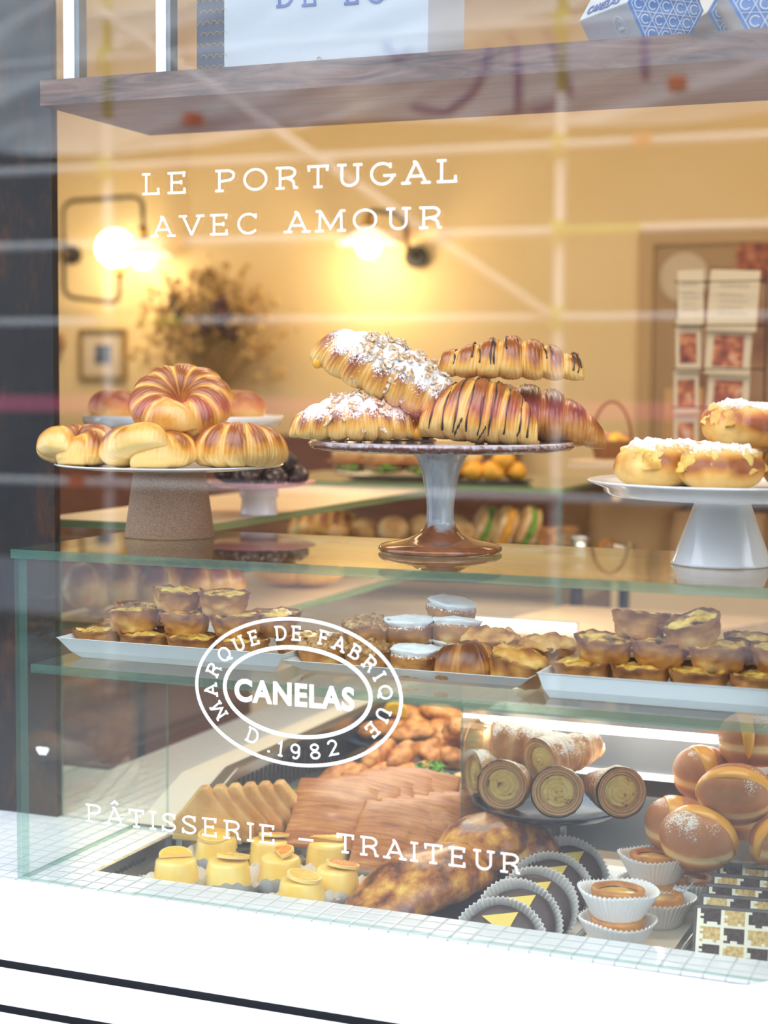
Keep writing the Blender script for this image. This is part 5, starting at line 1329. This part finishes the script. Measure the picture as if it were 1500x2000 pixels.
MB().box(.325, 1.45, 1.56, 2.05, .268, .286).build('lower_board', M['light_wood'], sb, bevel=.002)
MB().box(.325, 1.45, 2.02, 2.05, .286, .500).build('back', M['bench_wood'], sb)
for x in (.328, 1.43): 
    MB().box(x, x+.018, 2.0, 2.04, -.90, .268).build('leg', M['chair_wood'], sb)
    MB().box(x, x+.018, 1.58, 1.62, -.90, .268).build('leg', M['chair_wood'], sb)
cn = thing('canister', 'brushed metal canister on the lower board, next to the cross case', 'canister', (.345, 1.60, .2865))
MB().lathe([(1e-4, 0), (.021, 0), (.022, .002), (.022, .058), (1e-4, .058)], 40).build('body', M['steel'], cn); MB().lathe([(1e-4, .0582), (.0228, .0582), (.0228, .066), (.021, .068), (1e-4, .068)], 40).build('lid', M['steel'], cn)
tm = MB().lathe([(1e-4, 0), (.030, 0), (.034, .055), (.0325, .055), (.0285, .003), (1e-4, .003)], 40)
single('glass_tumbler', 'clear glass tumbler on the lower board beside the canister', 'glass', tm, M['clear'], (.430, 1.60, .2865))
single('bread_roll', 'orange-brown roll between the canister and the tumbler', 'roll', lump(MB(), (0, 0, 0), (.026, .024, .030), .1, 40, 3), M['fried'], (.385, 1.66, .2865+.029))
def bag(label, x, y, z, w_, d, h, rz=0, group=None, handles=True):
    g = thing('paper_bag', label, 'paper bag', (x, y, z), (0, 0, rz), group)
    b = MB(); n = 9
    P = np.zeros((12, 4*n, 3))
    for i in range(12):
        f = i/11; zz = h*f
        for j in range(4*n):
            s = j//n; t = (j % n)/n
            cx = [(-1, -1), (1, -1), (1, 1), (-1, 1)]; a, c = cx[s], cx[(s+1) % 4]
            px_ = (a[0]+(c[0]-a[0])*t)*w_/2; py_ = (a[1]+(c[1]-a[1])*t)*d/2*(1-.55*f*f)
            q = .004*nz((px_+x, py_, zz), 18, 2)*f; P[i, j] = (px_+q, py_+q, zz+.004*f*nz((px_, py_+y, 3), 20, 2))
    b.grid(P, cv=True); b.add([tuple(p) for p in P[0]], [tuple(range(4*n-1, -1, -1))]); b.build('bag_body', M['kraft'], g)
    if handles:
        for s in (-1, 1):
            MB().tube([(-w_*.22, s*d*.2, h*.9), (-w_*.20, s*d*.22, h*1.12), (-w_*.1, s*d*.22, h*1.25), (w_*.1, s*d*.22, h*1.25), (w_*.20, s*d*.22, h*1.12), (w_*.22, s*d*.2, h*.9)], .003, 6).build('handle', M['paper'], g)
    return g
GBG = 'kraft paper bags on the staff shelf'
bag('wide kraft paper bag lying low on the lower board behind the tumbler', .42, 1.80, .2865, .20, .12, .13, .05, GBG, False)
bag('kraft paper bag with white handles on the lower board behind the white stand', .62, 1.74, .2865, .20, .10, .12, -.1, GBG)
bag('upright kraft paper bag on the upper board beside the card rack', .508, 1.86, .5185, .085, .07, .155, .1, GBG, False)
# wicker basket
wb = thing('wicker_basket', 'small wicker basket with a tall hoop handle and yellow cloth on the upper board', 'basket', (.383, 1.70, .5185))
def weave(r, z, a, i): return (r*(1+.03*math.sin(22*a+i*PI)), z)
MB().lathe([(1e-4, 0), (.036, 0)]+[(.036+.010*k/8, .003+.035*k/8) for k in range(9)]+[(.044, .040), (.036, .006), (1e-4, .004)], 132, fn=weave).build('bowl', M['wicker'], wb)
MB().tube([(.044*math.cos(a), 0, .036+.088*math.sin(a)) for a in np.linspace(0, PI, 24)], .0035, 8).build('handle', M['wicker'], wb)
rough_lathe(MB(), [(.043, .036), (.040, .046), (.025, .054), (1e-4, .056)], 40, .004, 40, 3, .008).build('cloth', solid('yellow_cloth', (.80, .55, .05), .8, var=(30, [(.4, (.85, .60, .08)), (.55, (.75, .15, .08)), (.62, (.15, .15, .45)), (.7, (.85, .65, .1))])), wb)
# card rack
rk = thing('card_rack', 'wire rack of recipe cards in front of the framed board', 'card rack', (.625, 1.60, .5185))
b = MB()
for z in (.115, .195, .285, .375): b.tube([(-.085, -.012, z), (.10, -.012, z), (.10, .02, z), (-.085, .02, z)], .0014, 6, closed=True)
for x in (-.085, .005, .10): b.tube([(x, .022, .0), (x, .022, .40)], .0018, 6)
b.tube([(-.09, -.03, .002), (.105, -.03, .002), (.105, .05, .002), (-.09, .05, .002)], .002, 6, closed=True)
b.build('wire_frame', M['black_metal'], rk)
M['photo_red'] = solid('food_photo', (.3, .08, .04), .5, var=(45, [(.3, (.10, .03, .03)), (.5, (.35, .10, .05)), (.62, (.60, .25, .10)), (.72, (.5, .42, .4))]))
M['text_grey'] = solid('grey_print', (.48, .40, .28), .7)
GCd = 'recipe cards in the wire rack'
for k, (x0, x1, z0, z1, lean, ph) in enumerate(((-.078, -.024, .285, .400, -.10, 0), (-.018, .084, .275, .402, -.12, 0), (-.080, -.028, .190, .300, -.1, 1), (-.020, .072, .185, .300, -.1, 1), (-.082, -.030, .100, .200, -.1, 1), (-.016, .070, .095, .205, -.1, 1), (-.080, -.030, .01, .11, -.1, 1), (-.010, .080, .01, .11, -.1, 1))):
    w_, h_ = x1-x0, z1-z0
    c = thing('recipe_card', 'cream card in the wire rack, %s' % ('narrow, topmost row', 'wide, topmost row', 'narrow with photo, second row', 'wide with photo, second row', 'narrow with photo, third row', 'wide with photo, third row', 'narrow with photo, lowest row', 'wide with photo, lowest row')[k], 'card', (.625+x0, 1.600-.004, .5185+z0), (lean, .04*(1 if k % 2 else -1), .05), GCd)
    MB().box(0, w_, -.001, .001, 0, h_).build('card_sheet', M['card'], c)
    if ph: MB().box(w_*.16, w_*.84, -.0016, -.0011, h_*.14, h_*.72).build('photo', M['photo_red'], c)
    else:
        m = MB()
        for q in range(5): m.box(w_*.2, w_*(.8-.1*(q % 2)), -.0016, -.0011, h_*(.72-.1*q)-(.05*h_ if q else 0), h_*(.76-.1*q)-(.05*h_ if q else 0)+(.03*h_ if q == 0 else 0))
        m.build('printed_lines', M['text_grey'], c)

# ------------------------------------------------------------------ back wall: lamps, dried flowers, pictures, framed board
milk = NT('milk_glass_shade'); e_ = milk.n('Emission'); e_.inputs[0].default_value = (1, .84, .56, 1); e_.inputs[1].default_value = .9
d_ = milk.n('BsdfDiffuse'); d_.inputs[0].default_value = (.85, .8, .7, 1); a_ = milk.n('AddShader'); milk.t.links.new(e_.outputs[0], a_.inputs[0]); milk.t.links.new(d_.outputs[0], a_.inputs[1]); milk.t.links.new(a_.outputs[0], milk.out.inputs[0])
M['milk'] = milk.m
M['bulb'] = emit('lit_bulb', (1, .86, .58), 9)
def plight(name, loc, p, r=.05):
    l = bpy.data.lights.new(name, 'POINT'); l.energy = p; l.color = (1, .76, .42); l.shadow_soft_size = r
    o = bpy.data.objects.new(name, l); C.objects.link(o); o.location = loc
ls = thing('wall_lamp', 'double wall lamp on a bent tube frame with lit globe and cone shade', 'wall lamp', (-1.99, 3.26, 1.125))
MB().tube([(.0, 0, 0), (.0, -.04, 0)], .032, 24).build('wall_plate', M['black_metal'], ls)
fr = [(.02, -.10, -.125), (.02, -.10, .15), (.035, -.10, .170), (.06, -.10, .180), (.30, -.10, .185), (.325, -.10, .178), (.338, -.10, .160), (.340, -.10, .075)]
b = MB().tube(fr, .0085, 10); b.tube([(.02, -.10, -.120), (.03, -.10, -.142), (.055, -.10, -.155), (.215, -.10, -.172), (.237, -.10, -.165), (.246, -.10, -.145), (.247, -.10, -.085)], .0085, 10); b.tube([(0, -.03, 0), (.02, -.10, 0)], .014, 10)
b.build('bent_tube_frame', M['bracket'], ls)
b = MB().tube([(.247, -.10, -.085), (.247, -.10, -.062), (.235, -.10, -.048)], .016, 14); b.tube([(.340, -.10, .085), (.340, -.10, .045)], .016, 14); b.tube([(.340, -.10, .045), (.338, -.10, .030)], .022, 14); b.build('brass_sockets', M['brass'], ls)
lump(MB(), (.232, -.105, .012), (.064, .064, .064), 0, 1, 0, 24, 32).build('globe', M['bulb'], ls)
MB().lathe([(.018, .030), (.026, .024), (.060, 0), (.098, -.026), (.102, -.030), (.096, -.028), (.058, -.003), (.022, .018)], 40).build('cone_shade', M['milk'], ls, loc=(.338, -.10, .012))
lump(MB(), (.338, -.10, -.026), (.038, .038, .034), 0, 1, 0, 20, 24).build('bulb', M['bulb'], ls)
plight('globe_light', (-1.758, 3.02, 1.06), 3.6, .06); plight('bulb_light', (-1.65, 3.02, 1.02), 1.2, .04)
lc = thing('wall_lamp', 'single wall lamp with white cone shade and black round wall plate', 'wall lamp', (-.655, 3.20, 1.085))
MB().tube([(0, -.003, 0), (0, -.030, 0)], .037, 28).build('wall_plate', M['black_metal'], lc)
MB().tube([(0, -.03, 0), (0, -.09, .02), (-.002, -.10, .05), (-.002, -.10, .085), (-.012, -.10, .110), (-.04, -.10, .132), (-.10, -.10, .142), (-.122, -.10, .142), (-.132, -.10, .130)], .0075, 10).build('curved_arm', M['bracket'], lc)
b = MB().tube([(-.132, -.10, .132), (-.132, -.10, .100)], .014, 14); b.tube([(-.132, -.10, .105), (-.132, -.10, .088)], .022, 14); b.build('brass_socket', M['brass'], lc)
MB().lathe([(.018, .034), (.026, .028), (.060, .002), (.098, -.018), (.102, -.022), (.096, -.020), (.058, -.002), (.022, .022)], 40).build('cone_shade', M['milk'], lc, loc=(-.132, -.10, .060))
lump(MB(), (-.132, -.10, .028), (.036, .036, .034), 0, 1, 0, 20, 24).build('bulb', M['bulb'], lc)
plight('bulb_light', (-.787, 3.00, 1.03), 4.5, .04)

fv = thing('dried_flowers', 'tall bunch of dried flowers and grasses in a vase against the wall', 'dried flowers', (-1.352, 3.10, .5055))
MB().lathe([(1e-4, 0), (.05, 0), (.062, .03), (.06, .09), (.035, .14), (.033, .15), (.029, .149), (.03, .13), (1e-4, .10)], 40).build('vase', M['terracotta'], fv)
rnd = random.Random(4); st, hd_, hd2 = MB(), MB(), MB()
for k in range(150):
    a = rnd.gauss(0, .50); h = rnd.uniform(.28, .52)*(1-.15*abs(a)); dx = math.sin(a)*h; dy = rnd.uniform(-.05, .03)
    z = .12+h*math.cos(a)*.9; p = [(rnd.uniform(-.015, .015), 0, .10), (dx*.4, dy*.4, .10+(z-.10)*.5), (dx, dy, z)]
    st.tube(p, .0016, 5)
    for q in range(rnd.randint(3, 7)):
        f = rnd.uniform(.70, 1.02); c = (dx*f+rnd.gauss(0, .014), dy*f+rnd.gauss(0, .01), .10+(z-.10)*f+rnd.gauss(0, .012))
        lump(hd_, c, (rnd.uniform(.004, .013),)*3, .5, 90, k+q, 6, 8)
for c, r in (((.055, -.05, .405), .042), ((.075, -.05, .36), .03), ((-.13, -.04, .43), .020), ((-.10, -.04, .40), .016), ((.10, -.04, .33), .022), ((.0, -.05, .35), .020)):
    for q in range(14): lump(hd2, (c[0]+rnd.gauss(0, r*.45), c[1]+rnd.gauss(0, r*.3), c[2]+rnd.gauss(0, r*.45)), (r*.42,)*3, .4, 60, q, 7, 9)
st.build('dry_stems', solid('straw_stems', (.42, .27, .09), .8), fv); hd_.build('seed_heads', solid('straw_seed_heads', (.45, .27, .09), .8, var=(12, [(.35, (.42, .24, .07)), (.6, (.66, .46, .18))])), fv)['kind'] = 'stuff'; hd2.build('dark_blooms', solid('dried_dark_blooms', (.11, .055, .045), .8), fv)
def picture(name, label, cat, x0, x1, z0, z1, y, fw, fm_, mat_, img, inset):
    p = thing(name, label, cat, ((x0+x1)/2, y, (z0+z1)/2)); W_, H_ = (x1-x0)/2, (z1-z0)/2
    b = MB(); b.box(-W_, W_, -.018, 0, H_-fw, H_); b.box(-W_, W_, -.018, 0, -H_, -H_+fw); b.box(-W_, -W_+fw, -.018, 0, -H_+fw, H_-fw); b.box(W_-fw, W_, -.018, 0, -H_+fw, H_-fw)
    b.build('frame', fm_, p); MB().box(-W_+fw, W_-fw, -.008, -.001, -H_+fw, H_-fw).build('mount', mat_, p)
    MB().box(-W_*inset[0], W_*inset[0], -.0095, -.0082, -H_*inset[1], H_*inset[1]).build('image', img, p)
    return p
picture('framed_picture', 'small square picture in a thin wooden frame below the double wall lamp', 'picture', -1.965, -1.775, .685, .862, 3.2598, .012, M['brass'], M['card'], solid('small_view', (.2, .2, .25), .5, var=(14, [(.4, (.08, .09, .14)), (.6, (.4, .42, .45))])), (.36, .38))
rnd = random.Random(9); b = MB(); b2 = MB()
for k in range(12):
    a = rnd.uniform(-.3, .6); p0 = (0, 0, -.05); p1 = (.03*math.sin(a*2)+.01*k/4, -.01, .03+.004*k); b.tube([p0, ((p0[0]+p1[0])/2, 0, .0), p1], .002, 5); lump(b2, p1, (.012, .01, .016), .3, 50, k, 6, 8)
sp = thing('dried_sprig', 'little dried sprig hanging on the wall next to the small square picture', 'dried flowers', (-2.07, 3.245, .76)); b.build('stems', M['bracket'], sp); b2.build('seed_heads', solid('brown_heads', (.28, .14, .06), .8), sp)
fb = picture('framed_board', 'large framed notice board with posters on the back wall', 'notice board', .075, 1.25, .30, 1.150, 3.199, .045, solid('tan_frame', (.52, .35, .16), .5), solid('board_ground', (.42, .28, .14), .7), solid('brown_poster', (.3, .16, .09), .6, var=(5, [(.35, (.20, .09, .06)), (.5, (.36, .21, .12)), (.68, (.48, .34, .22))])), (.80, .72))
single('round_poster', 'pale round poster with print pinned on the framed board', 'poster', MB().tube([(0, -.0005, 0), (0, .0005, 0)], .075, 40), M['card'], (.215, 3.187, 1.005))
single('red_poster', 'reddish patterned poster at the top of the framed board', 'poster', MB().box(0, .38, -.0005, .0005, 0, .13), M['photo_red'], (.37, 3.187, .985))
# dark chair seen through the side glass
chx = thing('cafe_chair', 'dark wooden cafe chair seen through the side glass of the case', 'chair', (-1.22, 2.05, GR), (0, 0, .5))
MB().box(-.20, .20, -.20, .20, .43, .46).build('seat', M['chair_wood'], chx, bevel=.01)
for x in (-.17, .17):
    for y in (-.17, .17): MB().tube([(x, y, .43), (x*1.1, y*1.1, 0)], .018, 10).build('leg', M['chair_wood'], chx)
for x in (-.17, .17): MB().tube([(x, .18, .46), (x, .24, .88)], .016, 10).build('back_post', M['chair_wood'], chx)
MB().box(-.19, .19, .215, .235, .70, .88).build('backrest', M['bench_wood'], chx, bevel=.008)
tb = thing('cafe_table', 'small brown cafe table beside the dark chair', 'table', (-2.10, 2.55, GR))
MB().lathe([(1e-4, .70), (.32, .70), (.325, .71), (.32, .73), (1e-4, .73)], 48).build('table_top', M['bench_wood'], tb); MB().tube([(0, 0, .02), (0, 0, .70)], .03, 16).build('pedestal', M['black_metal'], tb); MB().lathe([(1e-4, 0), (.2, 0), (.2, .015), (.03, .03), (1e-4, .03)], 40).build('base', M['black_metal'], tb)

# ------------------------------------------------------------------ across the street: what the pane mirrors
YS = -5.87
struct('wall_opposite', MB().box(-8.5, 5.5, -7.6, -7.2, -1.02, 5.2), solid('grey_stone_facade', (.17, .16, .17), .9, var=(.9, [(.35, (.020, .020, .024)), (.65, (.060, .056, .056))])), 'grey stone facade across the street')
sf = thing('scaffold', 'tube scaffold across the street, mirrored in the shop pane', 'scaffold', (0, 0, 0))
M['galv'] = solid('galvanised_tube', (.90, .90, .90), .55)
M['coupler'] = solid('yellow_green_coupler', (.45, .58, .08), .5)
M['red_clip'] = solid('red_clip', (.75, .12, .06), .5)
rails = [(1.80, .020), (1.40, .022), (.995, .020), (.14, .020)]
for x in (-3.44, -.962, 1.52, -5.92):
    MB().tube([(x, YS, -1.02), (x, YS, 2.05)], .026, 12).build('standard', M['galv'], sf); MB().tube([(x, YS, 2.05), (x, YS, 4.3)], .026, 12).build('standard', M['coupler'], sf)
for z, r in rails: MB().tube([(-6.2, YS+.05, z), (2.4, YS+.05, z)], r, 10).build('ledger', M['galv'], sf)
MB().tube([(-6.2, YS+.05, 2.36), (2.4, YS+.05, 2.36)], .02, 10).build('ledger', M['galv'], sf)
MB().tube([(-3.43, YS+.09, 2.60), (-.97, YS+.09, 1.00)], .022, 10).build('brace', M['galv'], sf)
for x in (-3.44, -.962, 1.52):
    for z in (2.36, 1.80, 1.40, .995): MB().tube([(x, YS+.03, z-.05), (x, YS+.03, z+.05)], .042, 12).build('coupler', M['coupler'], sf)
for x, z in ((-3.0, 1.40), (-2.9, 2.02), (-.55, 1.80), (-1.7, 1.40), (-.4, 2.05), (-3.6, .14)): MB().box(x-.035, x+.035, YS+.0, YS+.10, z-.03, z+.03).build('clip', M['red_clip'], sf)
for x, z in ((-3.15, .995), (-.75, 1.40)): MB().tube([(x-.22, YS+.05, z), (x+.2, YS+.05, z)], .024, 10).build('painted_sleeve', M['coupler'], sf)
# plastic sheeting on the scaffold
nx, nz_ = 150, 60; P = np.zeros((nz_, nx, 3))
for i in range(nz_):
    for j in range(nx):
        x = -6.3+8.8*j/(nx-1); z = 2.00+.05*math.sin(x*2.1)+2.2*i/(nz_-1); u = x*.55+z*1.15; v = z-x*.25
        y = .14*nz((u*.8, v*3.0, 1), 1.0, 3)+.30*abs(nz((u*.45, v*3.6, 4), 1.1, 2))
        P[i, j] = (x, YS-.55+y, z)
Q = P.copy(); Q[..., 1] -= .004
sht = MB().grid(np.concatenate([P, Q[::-1]])).build('plastic_sheeting', solid('white_plastic_sheet', (.80, .82, .84), .4, coat=.3)); tag(sht, 'creased white plastic sheeting hung on the scaffold, with blue painted letters', 'sheeting')
b = MB()
for st_ in ([(-1.80, 2.06), (-1.62, 2.02), (-1.48, 2.10), (-1.40, 2.24), (-1.40, 2.34)], [(-1.30, 2.42), (-1.25, 2.30), (-1.24, 2.12), (-1.24, 2.00)], [(-1.12, 2.42), (-1.0, 2.16), (-.98, 2.08), (-1.05, 2.03), (-1.16, 2.00)], [(-.62, 2.32), (-.61, 2.12)], [(-1.95, 2.38), (-1.88, 2.30), (-1.80, 2.34)]):
    pts = [(p[0], p[1]) for p in st_]; dense = []
    for a, c in zip(pts[:-1], pts[1:]): dense += [(a[0]+(c[0]-a[0])*t, a[1]+(c[1]-a[1])*t) for t in np.linspace(0, 1, 6, endpoint=False)]
    dense.append(pts[-1]); b.tube([(x, YS-.20, z) for x, z in dense], .022, 6)
b.build('painted_letters', solid('blue_spray_paint', (.05, .06, .35), .6), sht)
single('warning_tape', 'pink warning tape stretched along the scaffold', 'tape', MB().box(-6.2, 2.4, YS+.04, YS+.046, .515, .600), solid('pink_tape', (.75, .10, .22), .5))
bnr = MB().box(-6.2, 2.4, YS-.08, YS-.06, -.60, -.30); single('guard_board', 'pale guard board low on the scaffold', 'board', bnr, solid('pale_guard_board', (.34, .37, .43), .7))
